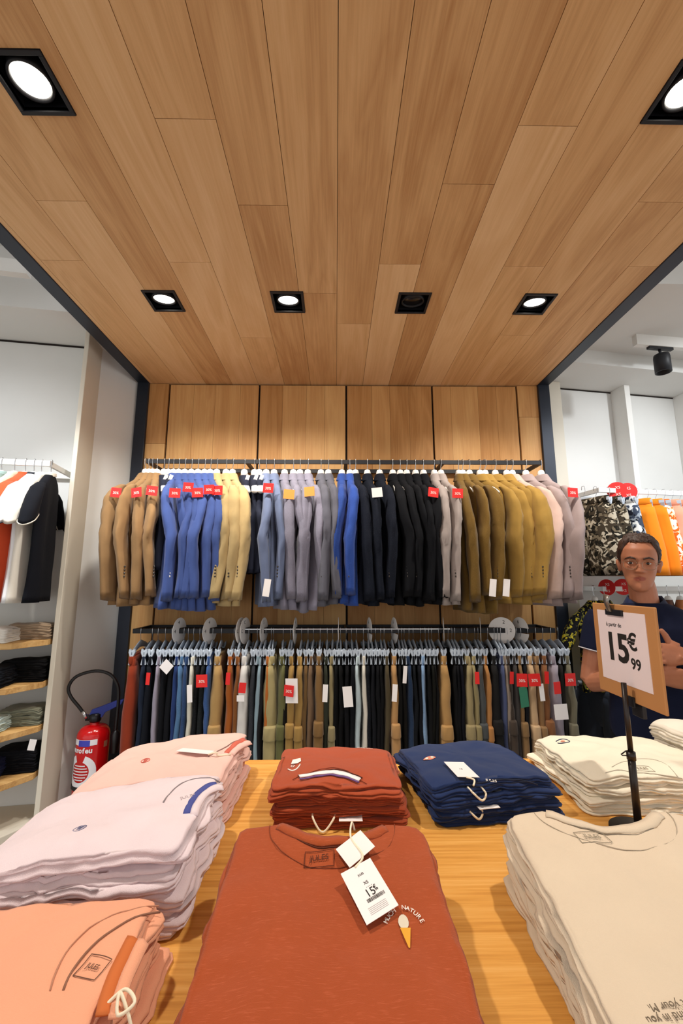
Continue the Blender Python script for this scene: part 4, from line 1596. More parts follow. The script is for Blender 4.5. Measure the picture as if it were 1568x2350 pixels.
# lilac, pink and peach collars (to the right, local +y)
for s, pts_slit, pts_tape, tape_col, logo, logo_col, slit_col in (
    (lilac, [(375, 1842), (425, 1795), (505, 1796)], [(428, 1868), (455, 1820), (497, 1800)], '#474f94', (183, 1902), '#5d5f80', LILACC),
    (pink, [(478, 1737), (520, 1714), (566, 1698)], [(520, 1728), (540, 1708), (563, 1697)], '#cc6350', (334, 1746), '#cf6a5c', PINKC),
    (peach, [(145, 2275), (225, 2160), (368, 2094)], [(236, 2330), (262, 2240), (305, 2152)], '#c8692e', None, None, PEACH)):
    s.line('neck_slit_shade', px_path(s, pts_slit), 0.0014, plain('seam_' + slit_col, darker(slit_col, .32), .9), 0.0006)  # darkened shirt colour stands for shade in the slit
    P = px_path(s, pts_tape)
    s.ribbon('collar_tape', P, 0.012 if s is not peach else 0.014, plain('tape_' + tape_col, tape_col, .85), 0.0012, 0.0008)
    off = 0.013
    s.ribbon('neck_band', [(a, b + off) for a, b in P], 0.014, s.mat, 0.001, 0.003)
    if logo:
        a, b = s.local(*logo)
        lm = plain('badge_' + logo_col, logo_col, .9)
        s.line('printed_badge', arc(a, b, .0105, .0095, 0, 360, 20), 0.0009, lm, 0.0008)
        for k in range(4):
            s.line('badge_stroke', [(a - .007 + .004 * k, b - .006 + .001 * k), (a - .004 + .003 * k, b + .006 - .001 * k)], 0.0009, lm, 0.0008)
peach.line('neck_seam', px_path(peach, [(115, 2275), (205, 2130), (365, 2080)]), 0.0009, plain('seam_p', darker(PEACH, .6), .9), 0.0006)
a, b = peach.local(213, 2222)
a2, b2 = peach.local(233, 2228)
box_print(peach, a, b, math.atan2(b2 - b, a2 - a), 0.028, 0.026, 'JULES', .008, plain('faded_print2', darker(PEACH, .2), .9), .8)
a, b = lilac.local(432, 1830)
a2, b2 = lilac.local(446, 1826)
lilac.label_text('JULES', a, b, math.atan2(b2 - b, a2 - a), .012, plain('faded_lilac', darker(LILACC, .62), .9))
c4, P4, n4 = card(pink, [(404, 1724), (478, 1731), (498, 1723), (420, 1717)], M_TAGW, (0.006, 0.006, 0.004, 0.004))
c4['label'] = 'white swing tag seen almost edge on'
cord(pink, [P4[1], P4[1] + Vector((.0, .02, .004)), pink.pt(*pink.local(500, 1737), .003), pink.pt(*pink.local(530, 1733), .002)], 0.0018)
x, y = peach.local(285, 2318)
z = peach.top_z(x, y)
cord(peach, [(x, y - .02, z + .004), (x - .008, y - .004, z + .012), (x + .004, y + .012, z + .010), (x + .010, y - .002, z + .004), (x - .002, y - .006, z + .014), (x + .012, y + .014, z - .008), (x + .02, y + .01, z - .02)], 0.0017)

# ------------------------------------------------------------------ price sign on its pole
pb = at_y(1462, 1860, 0.985)
bx, by = pb.x, pb.y
t = thing('price_sign', 'clipboard price sign reading 15 euro 99 on a thin black pole', 'sign', (bx, by, TZ))
mb = MB()
mb.lathe([(0.0, 0.0), (0.055, 0.0), (0.055, 0.004), (0.02, 0.007), (0.006, 0.012)], 28)
mb.build('base', M_BLACK, t, True)
mb = MB()
mb.tube([(0, 0, 0.008), (0, 0, 0.155)], 0.0075, 12)
mb.build('pole', plain('dark_pole', '#2a2320', 0.35, 0.3), t, True)
mb = MB()
mb.tube([(0, 0, 0.15), (0, 0, 0.30)], 0.0055, 12)
mb.tube([(0, 0, 0.142), (0, 0, 0.158)], 0.009, 12)
mb.tube([(-.006, 0, 0.150), (-.022, -.004, 0.152), (-.024, -.004, .154), (-.008, .004, .158)], 0.0013, 6)
mb.build('pole_extension', plain('dark_pole', '#2a2320', 0.35, 0.3), t, True)
# board: its left edge is the far one; it faces the left
BF, BN = at_y(1368, 1479, 1.115), at_y(1516, 1518, 0.89)
dx = Vector((BN.x - BF.x, BN.y - BF.y, 0))
zc = 1.343
mid = (BF + BN) / 2
mB = frame_mtx((mid.x - bx, mid.y - by, zc - TZ), dx, (0, 0, 1))
bw, bh = dx.length, 0.212
mb = MB()
mb.prism([(-bw / 2, -bh / 2), (bw / 2, -bh / 2), (bw / 2, bh / 2), (-bw / 2, bh / 2)], -0.006, 0.0, mB)
board = mb.build('clipboard', plain('hardboard', '#b98350', 0.6, 0, 0.3, 0.08), t, bevel=0.002)
mb = MB()
pw0, pw1, ph0, ph1 = -bw / 2 + .022, bw / 2 - .030, -bh / 2 + .034, bh / 2 - .016
mb.prism([(pw0, ph0), (pw1, ph0), (pw1, ph1), (pw0, ph1)], 0.0, 0.0012, mB)
paper = mb.build('paper', plain('sign_paper', '#e6d6d6', 0.7), board)


def on_board(u_, v_, w_=0.0016):
    return mB @ Matrix.Translation((u_, v_, w_))


W_ = pw1 - pw0
text('printed_price', '15', 0.088, M_INK, paper, on_board(pw0 + W_ * .39, 0.004), 0.0002, sx=1.0, bold=.028)
text('printed_price', '€', 0.050, M_INK, paper, on_board(pw0 + W_ * .715, 0.024), 0.0002, bold=.025)
text('printed_price', '99', 0.033, M_INK, paper, on_board(pw0 + W_ * .745, -0.022), 0.0002, bold=.02)
text('printed_words', 'à partir de', 0.0135, M_INK, paper, on_board(pw0 + W_ * .36, 0.058), 0.0002)
mb = MB()
mb.prism([(-.050, .080), (.012, .080), (.012, .094), (-.050, .094)], 0.001, 0.006, mB)
mb.build('clip_jaw', M_BLACK, board, bevel=0.001)
mb = MB()
for q in (-.045, .004):
    pass
mb.tube([mB @ Vector(p) for p in ((-.030, .090, .006), (-.028, .112, .014), (-.026, .128, .012))], [(.004, .010), (.004, .008), (.004, .012)], 8)
mb.build('clip_lever', M_BRASS, board, True)
mb = MB()
mb.prism([(-.006, -bh / 2 - .03), (.03, -bh / 2 - .03), (.03, -bh / 2 + .02), (-.006, -bh / 2 + .02)], -0.016, -0.007, mB)
mb.prism([(-.002, -bh / 2 - .01), (.02, -bh / 2 - .01), (.02, -bh / 2 + .012), (-.002, -bh / 2 + .012)], 0.0, 0.004, mB)
mb.build('mount_clip', M_BLACK, t, bevel=0.001)

# ------------------------------------------------------------------ fire extinguisher on the return wall
ep = at_y(214, 1700, 2.47)
ex0, ey0 = ep.x, ep.y
t = thing('fire_extinguisher', 'red fire extinguisher with blue lever and black hose by the steel post', 'fire extinguisher', (ex0, ey0, 0.265), math.radians(18))
R0, HB = 0.080, 0.485
mb = MB()
prof = [(0.0, 0), (R0 - .012, 0.0), (R0, .012), (R0, HB - .06)]
for k in range(1, 9):
    a = math.radians(90 * k / 8)
    prof.append((R0 - .055 * (1 - math.cos(a)) , HB - .06 + .055 * math.sin(a)))
prof += [(0.024, HB + .002), (0.022, HB + .012), (0, HB + .012)]
body = mb.lathe(prof, 40).build('cylinder', plain('red_enamel', '#c20d12', 0.18, 0, 0.6), t, True)


def wrap(name, u0, u1, z0, z1, mat, parent, r=R0 + .0008, n=12):
    """A printed patch bent round the cylinder, u in radians from the front (-y)."""
    m_ = MB()
    rs = []
    for i in range(n + 1):
        u = u0 + (u1 - u0) * i / n
        rs.append([(r * math.sin(u), -r * math.cos(u), z0), (r * math.sin(u), -r * math.cos(u), z1)])
    m_.rings(rs, False, False, closed=False)
    return m_.build(name, mat, parent, True)


def wrap_poly(name, pts, mat, parent, r=R0 + .0012):
    m_ = MB()
    m_._add([(r * math.sin(u), -r * math.cos(u), z) for u, z in pts], [tuple(range(len(pts)))])
    return m_.build(name, mat, parent)


M_LABW = plain('label_white', '#e4e2e6', 0.45)
M_LABB = plain('label_violet', '#3a3fae', 0.45)
wrap('label_band', -1.25, .42, HB - .088, HB - .060, M_LABW, body)
wrap('label_stripe', -.75, .0, HB - .092, HB - .062, M_LABB, body, R0 + .0014)
wrap('label_square', .85, 1.15, HB - .11, HB - .08, plain('label_dull', '#a06a50', .6), body)
m_ = MB()
rs = []
for k in range(33):
    a = math.radians(-250 + 320 * k / 32)
    rs.append([((R0 + .001) * math.sin(-.55 + r_ / R0 * math.cos(a) ), -(R0 + .001) * math.cos(-.55 + r_ / R0 * math.cos(a)), HB - .215 + r_ * 1.0 * math.sin(a)) for r_ in (.050, .061, .072, .083)])
m_.rings(rs, False, False, closed=False)
m_.build('label_ring', M_LABW, body, True)
m_ = MB()
for k, (z, w) in enumerate(((.025, .030), (.012, .040), (-.002, .044), (-.016, .044), (-.030, .036), (-.042, .024))):
    for i in range(8):
        u0, u1 = -.55 + (w * (i / 4 - 1)) / R0, -.55 + (w * ((i + 1) / 4 - 1)) / R0
        r_ = R0 + .0016
        m_._add([(r_ * math.sin(u0), -r_ * math.cos(u0), HB - .212 + z), (r_ * math.sin(u1), -r_ * math.cos(u1), HB - .212 + z), (r_ * math.sin(u1), -r_ * math.cos(u1), HB - .212 + z + .005), (r_ * math.sin(u0), -r_ * math.cos(u0), HB - .212 + z + .005)], [(0, 1, 2, 3)])
m_.build('label_lines', M_LABW, body, True)
wrap('label_foot', -1.35, .55, HB - .372, HB - .335, M_LABW, body)
for q, ch in enumerate('eurofeu'):
    u_ = -1.22 + .215 * q
    r_ = R0 + .0012
    text('printed_brand', ch, .036, M_LABW, body, frame_mtx((r_ * math.sin(u_), -r_ * math.cos(u_), HB - .112), (math.cos(u_), math.sin(u_), 0), (0, 0, 1)), 0.0003, bold=.03)
mb = MB()
mb.lathe([(0, HB + .008), (.026, HB + .008), (.030, HB + .016), (.030, HB + .045), (.020, HB + .052), (0, HB + .052)], 24)
mb.box(-.045, .0, -.014, .014, HB + .018, HB + .044)
mb.build('valve_head', plain('black_valve', '#15171d', .25, .2), t, True)
mb = MB()
mb.prism([(-.034, HB + .030), (.035, HB + .028), (.048, HB + .052), (.125, HB + .088), (.135, HB + .112), (.10, HB + .108), (.02, HB + .082), (-.02, HB + .070)], -.012, .012, Matrix.Rotation(math.pi / 2, 4, 'X'))
mb.build('lever', plain('blue_lever', '#1d2f8c', 0.35), t, bevel=0.003)
hose = []
for p in ((-.040, HB + .035), (-.075, HB + .085), (-.125, HB + .150), (-.138, HB + .200), (-.105, HB + .250), (-.02, HB + .272), (.055, HB + .250), (.098, HB + .190), (.108, HB + .120), (.108, HB + .03), (.106, HB - .05)):
    hose.append(Vector((p[0], -.012 + .0 * p[0], p[1])))
pp = []
for i in range(len(hose) - 1):
    p0, p1, p2, p3 = hose[max(i - 1, 0)], hose[i], hose[i + 1], hose[min(i + 2, len(hose) - 1)]
    for q in range(5):
        tt = q / 5
        pp.append(0.5 * ((2 * p1) + (p2 - p0) * tt + (2 * p0 - 5 * p1 + 4 * p2 - p3) * tt * tt + (3 * p1 - p0 - 3 * p2 + p3) * tt ** 3))
pp.append(hose[-1])
MB().tube(pp, 0.0085, 12).build('hose', plain('black_rubber', '#121214', .4), t, True)
mb = MB()
mb.tube([(-.038, -.012, HB + .033), (-.062, -.012, HB + .067)], .010, 12)
mb.build('hose_fitting', M_CHROME, t, True)
mb = MB()
mb.lathe([(.006, HB - .16), (.020, HB - .155), (.022, HB - .06), (.010, HB - .045), (.006, HB - .04)], 16, (.108, -.012, 0))
mb.build('nozzle', plain('black_rubber', '#121214', .4), t, True)
mb = MB()
mb.lathe([(R0 + .001, .18), (R0 + .004, .182), (R0 + .004, .198), (R0 + .001, .2)], 32)
mb.box(-.02, .02, R0 - .002, R0 + .06, .16, .22)
mb.build('wall_bracket', M_BLACK, t)

# ------------------------------------------------------------------ left bay: rail of T-shirts over four shelves


def uv(u, v, z):
    """Point of the askew wall: u along it, v out of it towards the shopper."""
    return mL @ Vector((u, -v, z))


LR = (0.52, 0.36, 2.128)


def wall_rail(name, u0, u1, depth, z, label, cols=(), h=.030):
    o = uv(u0, 0, z)
    t_ = thing(name, label, 'clothes rail', o, ANG)
    mb_ = MB()
    mb_.box(0, u1 - u0, -depth - .008, -depth + .008, -h, 0)
    mb_.build('front_bar', M_WHITE, t_, bevel=.0015)
    mb_ = MB()
    mb_.box(0, u1 - u0, -.03, -.014, -h, 0)
    mb_.build('rear_bar', M_WHITE, t_, bevel=.0015)
    for x in (0.0, u1 - u0 - .014):
        mb_ = MB()
        mb_.box(x, x + .014, -depth, 0, -h + .001, -.001)
        mb_.build('side_arm', M_WHITE, t_, bevel=.0015)
    return t_


wall_rail('garment_rail', -0.5, 0.50, 0.30, 2.128, 'white rail with short sleeved tops in the left bay')


def tshirt_body(rng, top=-.085, hem=-.72, w=.20, sleeve_len=.22):
    sd = rng.uniform(0, 99)
    tab = [(top, .055, .022), (top - .02, .085, .026), (top - .05, .15, .028), (top - .09, .195, .030), (top - .16, .20, .030), (top - .25, .19, .028), (top - .45, .19, .030), (hem, w, .034)]
    rs = []
    n, m_ = 26, 22
    for j in range(m_):
        z = top + (hem - top) * j / (m_ - 1)
        b, a = lerp_table(tab, z)
        f = min(1, j / 7)
        ring = []
        for i in range(n):
            th = 2 * math.pi * i / n
            y = b * math.copysign(abs(math.sin(th)) ** .8, math.sin(th))
            x = a * math.copysign(abs(math.cos(th)) ** .8, math.cos(th)) + f * (.012 * math.sin(y * 34 + sd + fbm(y * 4, z * 2, sd)) + .012 * fbm(y * 8 + sd, z * 2, sd))
            ring.append((x, y, z))
        rs.append(ring)
    rs.append([(x * .6, y * .92, z + .004) for x, y, z in rs[-1]])
    return MB().rings(rs, False, True)


def tshirt_sleeve(rng, side, top=-.085):
    sd = rng.uniform(0, 99)
    pts = [(0, .15, -.065, .018, .03), (0, .195, -.095, .030, .050), (0.0, .245, -.15, .033, .068), (0, .285, -.21, .033, .078), (0, .300, -.255, .033, .084)]
    rs = []
    for j in range(13):
        tt = j / 12 * 4
        i0 = min(int(tt), 3)
        f = tt - i0
        P = [pts[i0][q] + (pts[i0 + 1][q] - pts[i0][q]) * f for q in range(5)]
        rs.append([(P[0] + P[3] * math.cos(a) * (1 + .15 * fbm(math.cos(a) + sd, math.sin(a), P[2] * 8)), side * (P[1] + P[4] * math.sin(a) * .8), top + P[2] - .5 * P[4] * math.sin(a) * (j / 12)) for a in [2 * math.pi * k / 16 for k in range(16)]])
    rs.append([(x * .7, y * .98, z + .02) for x, y, z in rs[-1]])
    return MB().rings(rs, True, True), rs[-2]


def tshirt(px_hook, py_hook, px_hem, mat, label, group, trim=None, u_depth=.30, seed=0, zrail=2.128, scale=1.0, dist=.2):
    rng = random.Random(900 + seed)
    # hook point on the front bar of the rail
    best = None
    for k in range(-600, 2000):
        p = uv(k * .005, u_depth, zrail)
        e = abs(px_of(p)[0] - px_hook)
        if best is None or e < best[0]:
            best = (e, p)
    p = best[1]
    b2 = (1e9, 0)
    for k in range(-75, 76):
        a = math.radians(k)
        e = abs(px_of((p.x + dist * math.sin(a), p.y - dist * math.cos(a), zrail - .6))[0] - px_hem)
        if e < b2[0]:
            b2 = (e, a)
    t_ = thing('hanging_tshirt', label, 'shirt', p, b2[1], group)
    tshirt_body(rng).build('shirt_body', mat, t_, True)
    for s in (-1, 1):
        g, rim = tshirt_sleeve(rng, s)
        so = g.build('sleeve', mat, t_, True)
        if trim and s < 0:
            MB().tube(rim + [rim[0]], .003, 5).build('sleeve_trim', trim, so, True)
    mb_ = MB()
    rs = []
    for z, r1, r2 in ((-.083, .026, .056), (-.066, .024, .050), (-.064, .020, .046), (-.085, .018, .044)):
        rs.append([(r1 * math.cos(a), r2 * math.sin(a), z - .01 * math.sin(a) * -1) for a in [2 * math.pi * k / 18 for k in range(18)]])
    mb_.rings(rs, False, False).build('neck_band', trim or mat, t_, True)
    h = dup(HANGER, p, b2[1], 'white hanger of the ' + label, 'white hangers on the ' + ('left' if p.x < 0 else 'right') + ' bay rails')
    return t_


LG = 'short sleeved tops in the left bay'
for q, (hp, bp_, colr, lab, trim) in enumerate((
        (-30, -120, '#cfe0dc', 'pale aqua short sleeved top cut by the picture edge', None), (8, -80, '#a9c4c2', 'mint green short sleeved top in the left bay', None), (36, -45, '#efdcc0', 'cream short sleeved top between mint and coral ones', None),
        (62, -20, '#e0582f', 'coral orange short sleeved top in the left bay', None), (80, 10, '#f0eff0', 'bright white short sleeved top beside the coral one', '#20242e'), (98, 34, '#e6e0d4', 'off white short sleeved top beside the black one', None), (120, 62, '#141721', 'black short sleeved polo with pale trim at the rail end', '#cfc8b8'))):
    tshirt(hp, 1050, bp_, fabric(lin(colr)[:3], var=.05), lab, LG, plain('trim_' + trim, trim, .8) if trim else None, seed=q)

# shelves with chamfered corners
SHZ = [1.212, 1.006, 0.797, 0.580]
SHN = ['highest', 'second highest', 'third highest', 'lowest']
for i, z in enumerate(SHZ):
    mb = MB()
    poly = [(-0.8, 0.0), (-0.8, -.33), (.435, -.33), (.535, -.20), (.535, 0)]
    mb.prism(poly, z - .028, z, mL)
    tag(mb.build('wall_shelf', M_SHELF, bevel=.002), 'oak shelf with a cut corner, %s of four in the left bay' % SHN[i], 'shelf', 'oak shelves of the left bay')

SHCOL = [[('#f1ece2', 'white'), ('#a08a72', 'taupe')], [('#23262e', 'charcoal'), ('#0e0e11', 'black')], [('#c9dcd8', 'pale mint'), ('#7d7f6d', 'grey green')], [('#1b1f3c', 'dark navy'), ('#101018', 'blue black')]]
for i, z in enumerate(SHZ):
    for k, (colr, w_) in enumerate(SHCOL[i]):
        n = 5
        c = uv(.285 if k == 0 else .425, .235 if k == 0 else .105, 0)
        T = .0155 if i in (0, 2) else .021
        if k == 1:
            T *= 1.08
        st = Stack(c.x, c.y, z, ANG + math.pi + (.05 if k else 0), .24 if k == 0 else .20, .19 if k == 0 else .19, n, T, colr, 40 + 2 * i + k, taper=.85, sag=.02, jit=.005, var=.06).build(
            'folded_shirt', lambda l, w_=w_, n=n, i=i: '%s folded shirt, %s of its stack on the %s shelf' % (w_, ordl(n, l), SHN[i]), '%s shirts on the %s shelf' % (w_, SHN[i]))
        if i == 3 and k == 1:
            tag_shirt = st.objs[2]
    # second stack further along, cut by the picture edge
    c = uv(.0, .2, 0)
    colr, w_ = [('#15161c', 'black'), ('#3a3e46', 'slate'), ('#14151b', 'jet'), ('#22263a', 'ink')][i]
    Stack(c.x, c.y, z, ANG + math.pi, .24, .2, 5, .02, colr, 60 + i, taper=.85, sag=.02, jit=.005, var=.06).build(
        'folded_shirt', lambda l, w_=w_, i=i: '%s folded shirt, %s of the edge stack on the %s shelf' % (w_, ordl(5, l), SHN[i]), '%s edge stack on the %s shelf' % (w_, SHN[i]))
p = at_y(77, 1697, 2.02)
mb = MB()
mb.box(-.014, .014, -.0006, .0006, -.045, 0)
pt = mb.build('swing_tag', M_TAGW)
pt.parent = tag_shirt
pt.matrix_local = (Matrix.Translation(tag_shirt.location) @ Matrix.Rotation(tag_shirt.rotation_euler.z, 4, 'Z')).inverted() @ Matrix.Translation(p) @ Matrix.Rotation(.2, 4, 'Z') @ Matrix.Rotation(.15, 4, 'Y')
pt['label'] = 'white swing tag'
# low padded bench under the shelves
mb = MB()
mb.prism([(-.8, 0), (-.8, -.40), (.40, -.40), (.535, -.22), (.535, 0)], 0.0, .36, mL)
tag(mb.build('base_cabinet', M_BEIGE, bevel=.004), 'low cream base cabinet under the shelves of the left bay', 'cabinet')

# ------------------------------------------------------------------ right bay
wall_rail('garment_rail', 3.655, 4.75, 0.40, 2.086, 'white upper rail with shorts in the right bay')
wall_rail('garment_rail', 3.70, 5.30, 0.30, 1.476, 'white middle rail behind the person in the right bay')
wall_rail('garment_rail', 3.70, 5.30, 0.34, 0.985, 'white low rail with dark trousers behind the sign')
wall_rail('garment_rail', 4.80, 5.6, 0.42, 2.09, 'white upper rail of the second bay on the right')


def on_rail(px_, depth, z):
    best = None
    for k in range(3500, 6000, 4):
        p_ = uv(k * .001, depth, z)
        e = abs(px_of(p_)[0] - px_)
        if best is None or e < best[0]:
            best = (e, p_)
    return best[1]


def shorts(px_, mat, label, z=2.086, depth=.40, length=.46, w=.185, turn=None, group='shorts on the upper rail of the right bay', seed=0):
    rng = random.Random(700 + seed)
    sd = rng.uniform(0, 99)
    p_ = on_rail(px_, depth, z)
    t_ = thing('shorts', label, 'shorts', p_, ANG + (turn if turn is not None else .5), group)
    n = 20
    mb_ = MB()
    zt = -.085

    def ring(zz, yc, hy, hx):
        out = []
        for i in range(n):
            a = 2 * math.pi * i / n
            x = hx * math.copysign(abs(math.cos(a)) ** .7, math.cos(a))
            y = yc + hy * math.copysign(abs(math.sin(a)) ** .7, math.sin(a))
            out.append((x + .012 * fbm(y * 9 + sd, zz * 5, sd) + .004 * math.sin(y * 50 + sd), y, zz))
        return out
    mb_.rings([ring(zt - .02, 0, w * .86, .018), ring(zt - .06, 0, w * .90, .024), ring(zt - .16, 0, w * .98, .026), ring(zt - .22, 0, w * .9, .012)])
    for s in (-1, 1):
        mb_.rings([ring(zt - .05 - (length - .05) * j / 8, s * w * (.50 + .08 * j / 8), w * (.42 + .12 * min(1, j / 5)), (.024 + .018 * min(1, j / 4))) for j in range(9)])
    mb_.build('shorts_body', mat, t_, True)
    mb_ = MB()
    mb_.rings([ring(zt + .006, 0, w * .84, .014), ring(zt + .002, 0, w * .86, .019), ring(zt - .030, 0, w * .89, .024), ring(zt - .034, 0, w * .85, .018)])
    mb_.build('waistband', mat, t_, True)
    dup(CLIPH, p_, t_.rotation_euler[2], 'clip hanger of the ' + label, 'clip hangers in the right bay')
    return t_


M_LEAF = printed('leaf_print_brown', '#17150f', ('#6f6452', '#b3aa98', '#3b3328'), 26, hi=.53)
M_LEAFB = printed('leaf_print_blue', '#171b28', ('#8f9aa6', '#dfe3e4', '#3a4456'), 24, hi=.52)
M_FLOR = printed('flower_print_orange', '#e86a1e', ('#f7d9b0', '#f0f0e4'), 30, hi=.55)
for q, (px_, m_, lab) in enumerate((
        (1338, M_LEAF, 'brown leaf print shorts nearest the oak wall'), (1366, M_LEAF, 'brown and black leaf print shorts second from the oak wall'), (1396, M_LEAFB, 'black and white leaf print shorts beside the orange ones'),
        (1420, fabric(lin('#f08a1c')[:3], var=.06), 'bright orange shorts beside the leaf print ones'), (1446, fabric(lin('#ee8718')[:3], var=.06), 'bright orange shorts beside the flower print ones'), (1462, M_FLOR, 'orange flower print shorts above the person'),
        (1484, fabric(lin('#f0a184')[:3], var=.06), 'salmon shorts beside the flower print ones'), (1503, fabric(lin('#ee9878')[:3], var=.06), 'salmon shorts beside the pale blue ones'), (1522, fabric(lin('#c9d3e4')[:3], var=.06), 'pale blue shorts beside the salmon ones'), (1540, fabric(lin('#7f99bd')[:3], var=.06), 'mid blue shorts in the right bay'), (1558, fabric(lin('#dfe4ea')[:3], var=.06), 'white shorts at the picture edge in the right bay'))):
    shorts(px_, m_, lab, seed=q, turn=.25 if q < 3 else .75)


def sale_disc(px_, py_, dep, r, label, turn):
    p_ = None
    best = 1e9
    for k in range(3500, 6000, 4):
        pz = uv(k * .001, dep, 2)
        q_ = at_y(px_, py_, pz.y)
        e = abs(q_.x - pz.x)
        if e < best:
            best, p_ = e, q_
    t_ = thing('sale_disc', label, 'size marker', p_, turn, 'red discs on the rails of the right bay')
    MB().prism([(r * math.cos(a), r * math.sin(a)) for a in [2 * math.pi * k / 28 for k in range(28)]], -.0012, .0012, Matrix.Rotation(math.pi / 2, 4, 'X')).build('disc', M_RED, t_)
    for v in (.35, -.45):
        text('printed_words', 'XS', r * .45, M_WHINK, t_, frame_mtx((r * .1, -.0016, r * v), (1, 0, 0), (0, 0, 1)), .0002)
    return t_


sale_disc(1416, 1126, .41, .055, 'red round disc on the upper right rail, nearer the oak wall', -.5)
sale_disc(1440, 1128, .41, .055, 'red round disc on the upper right rail above orange shorts', -.4)
sale_disc(1393, 1348, .31, .05, 'red round disc on the middle rail beside the sign clip', -1.0)
sale_disc(1430, 1347, .31, .05, 'red round disc on the middle rail next to the person', -.7)

# things on the middle and low rails behind the person
M_SPOT = printed('yellow_leaf_print', '#0d0d12', ('#c9b22c', '#8e8a3a'), 42, hi=.59)
PG = 'clothes on the middle rail of the right bay'
for q, (px_, m_, lab, hem) in enumerate(((1362, M_SPOT, 'black short sleeved shirt with yellow leaf print beside the sign', 1328), (1386, M_SPOT, 'black and yellow leaf print shirt half hidden by the sign', 1372), (1530, fabric(lin('#5a3524')[:3], var=.2), 'brown patterned top behind the shoulder of the person', 1540), (1558, fabric(lin('#a8622c')[:3], var=.2), 'rust brown top at the picture edge behind the person', 1570))):
    rng = random.Random(950 + q)
    p_ = on_rail(px_, .30, 1.476)
    t_ = thing('hanging_shirt', lab, 'shirt', p_, phi_for(p_.x, 1.1, .2, hem, p_.y), PG)
    tshirt_body(rng, hem=-.60).build('shirt_body', m_, t_, True)
    for s in (-1, 1):
        tshirt_sleeve(rng, s)[0].build('sleeve', m_, t_, True)
    dup(HANGER, p_, t_.rotation_euler[2], 'white hanger of the ' + lab, 'white hangers on the middle right rail')
for q, (px_, colr, lab) in enumerate(((1372, '#3c4250', 'slate grey trousers below the yellow leaf shirt'), (1398, '#18181b', 'black trousers beside the slate ones under the sign'), (1420, '#2b2726', 'dark brown trousers beside the sign pole'), (1444, '#151518', 'black trousers behind the sign pole'), (1470, '#1c1a1a', 'black trousers between sign pole and white stack'))):
    rng = random.Random(970 + q)
    p_ = on_rail(px_, .34, .985)
    t_ = thing('trousers', lab, 'trousers', p_, .3, 'dark trousers on the low rail of the right bay')
    m_ = fabric(lin(colr)[:3], var=.14)
    b_o = trouser_body(rng, 24, False).build('trouser_legs', m_, t_, True)
    b_o.scale = (1, 1, .82)
    dup(CLIPH, p_, .3, 'clip hanger of the ' + lab, 'clip hangers on the low right rail')

# ------------------------------------------------------------------ the person behind the table
PX, PY, PZ0 = 1.375, 1.90, 0.0
TURN = math.radians(-28)
man = thing('person', 'man with short brown hair and glasses in a navy polo, hands clasped', 'person', (PX, PY, PZ0), TURN)
HC = Vector((-0.012, -0.015, 1.585))           # middle of the head
HT = Matrix.Translation(HC) @ Matrix.Rotation(math.radians(-6), 4, 'Z') @ Matrix.Rotation(math.radians(4), 4, 'Y') @ Matrix.Rotation(math.radians(3), 4, 'X')
HEADW = 0.95
HEAD = [(-.122, .016, -.080, -.052), (-.113, .031, -.094, -.030), (-.095, .046, -.095, .0), (-.065, .058, -.090, .045), (-.035, .066, -.087, .072), (0, .0715, -.086, .090), (.03, .0745, -.091, .097), (.06, .0745, -.087, .097), (.085, .067, -.071, .085), (.105, .049, -.043, .062), (.117, .026, -.012, .034)]


def g(a, s):
    return math.exp(-(a / s) ** 2)


def head_pt(a, z, grow=0.0):
    W, yf, yb = lerp_table(HEAD, z)
    W *= HEADW
    c, s = math.cos(a), math.sin(a)          # a = -90 deg is the face
    ym, hl = (yf + yb) / 2, (yb - yf) / 2
    x = (W + grow) * math.copysign(abs(c) ** .88, c)
    y = ym + (hl + grow) * math.copysign(abs(s) ** .92, s)
    if s < 0:
        f = min(1, -s * 1.6)
        ax_ = abs(x)
        d = 0
        nz = max(0, min(1, (.012 - z) / .046)) if z > -.036 else max(0, 1 - (-.036 - z) / .008)
        d += (.006 + .020 * nz) * g(x, .0095 + .004 * nz) * (1 if z < .014 else g(z - .014, .012))  # nose
        d += .008 * g(ax_ - .0135, .006) * g(z + .034, .007)        # wings
        d -= .011 * g(ax_ - .031, .017) * g(z - .002, .011)        # sockets
        d += .005 * g(ax_ - .028, .024) * g(z - .023, .008)        # brow
        d += .005 * g(ax_ - .046, .016) * g(z + .022, .016)        # cheek bones
        d -= .004 * g(ax_ - .045, .014) * g(z + .060, .018)
        d += .0055 * g(x, .021) * (g(z + .0585, .0045) + g(z + .0705, .0055))   # lips
        d -= .004 * g(x, .024) * g(z + .0645, .0022)
        d -= .003 * g(x, .006) * g(z + .048, .006)
        d += .004 * g(x, .016) * g(z + .104, .012)
        y -= d * f
    return HT @ Vector((x, y, z))


mb = MB()
NA = 72
zs = [-.122 + .239 * j / 64 for j in range(65)]
mb.rings([[head_pt(2 * math.pi * i / NA, z) for i in range(NA)] for z in zs])
# ears
for s in (-1, 1):
    rs = []
    for k, (r_, o) in enumerate(((.006, .0), (.026, .003), (.030, .010), (.024, .015), (.008, .016))):
        rs.append([HT @ Vector((s * (.068 + o + .004 * math.sin(a)), .012 + r_ * .55 * math.cos(a) + o * .5, -.012 + r_ * math.sin(a))) for a in [2 * math.pi * i / 14 for i in range(14)]])
    mb.rings(rs)
# neck and torso
mb.tube([(0, .012, 1.33), (-.004, .006, 1.40), (-.008, .004, 1.47), (-.012, .008, 1.52)], [(.066, .072), (.056, .060), (.053, .056), (.05, .055)], 20)


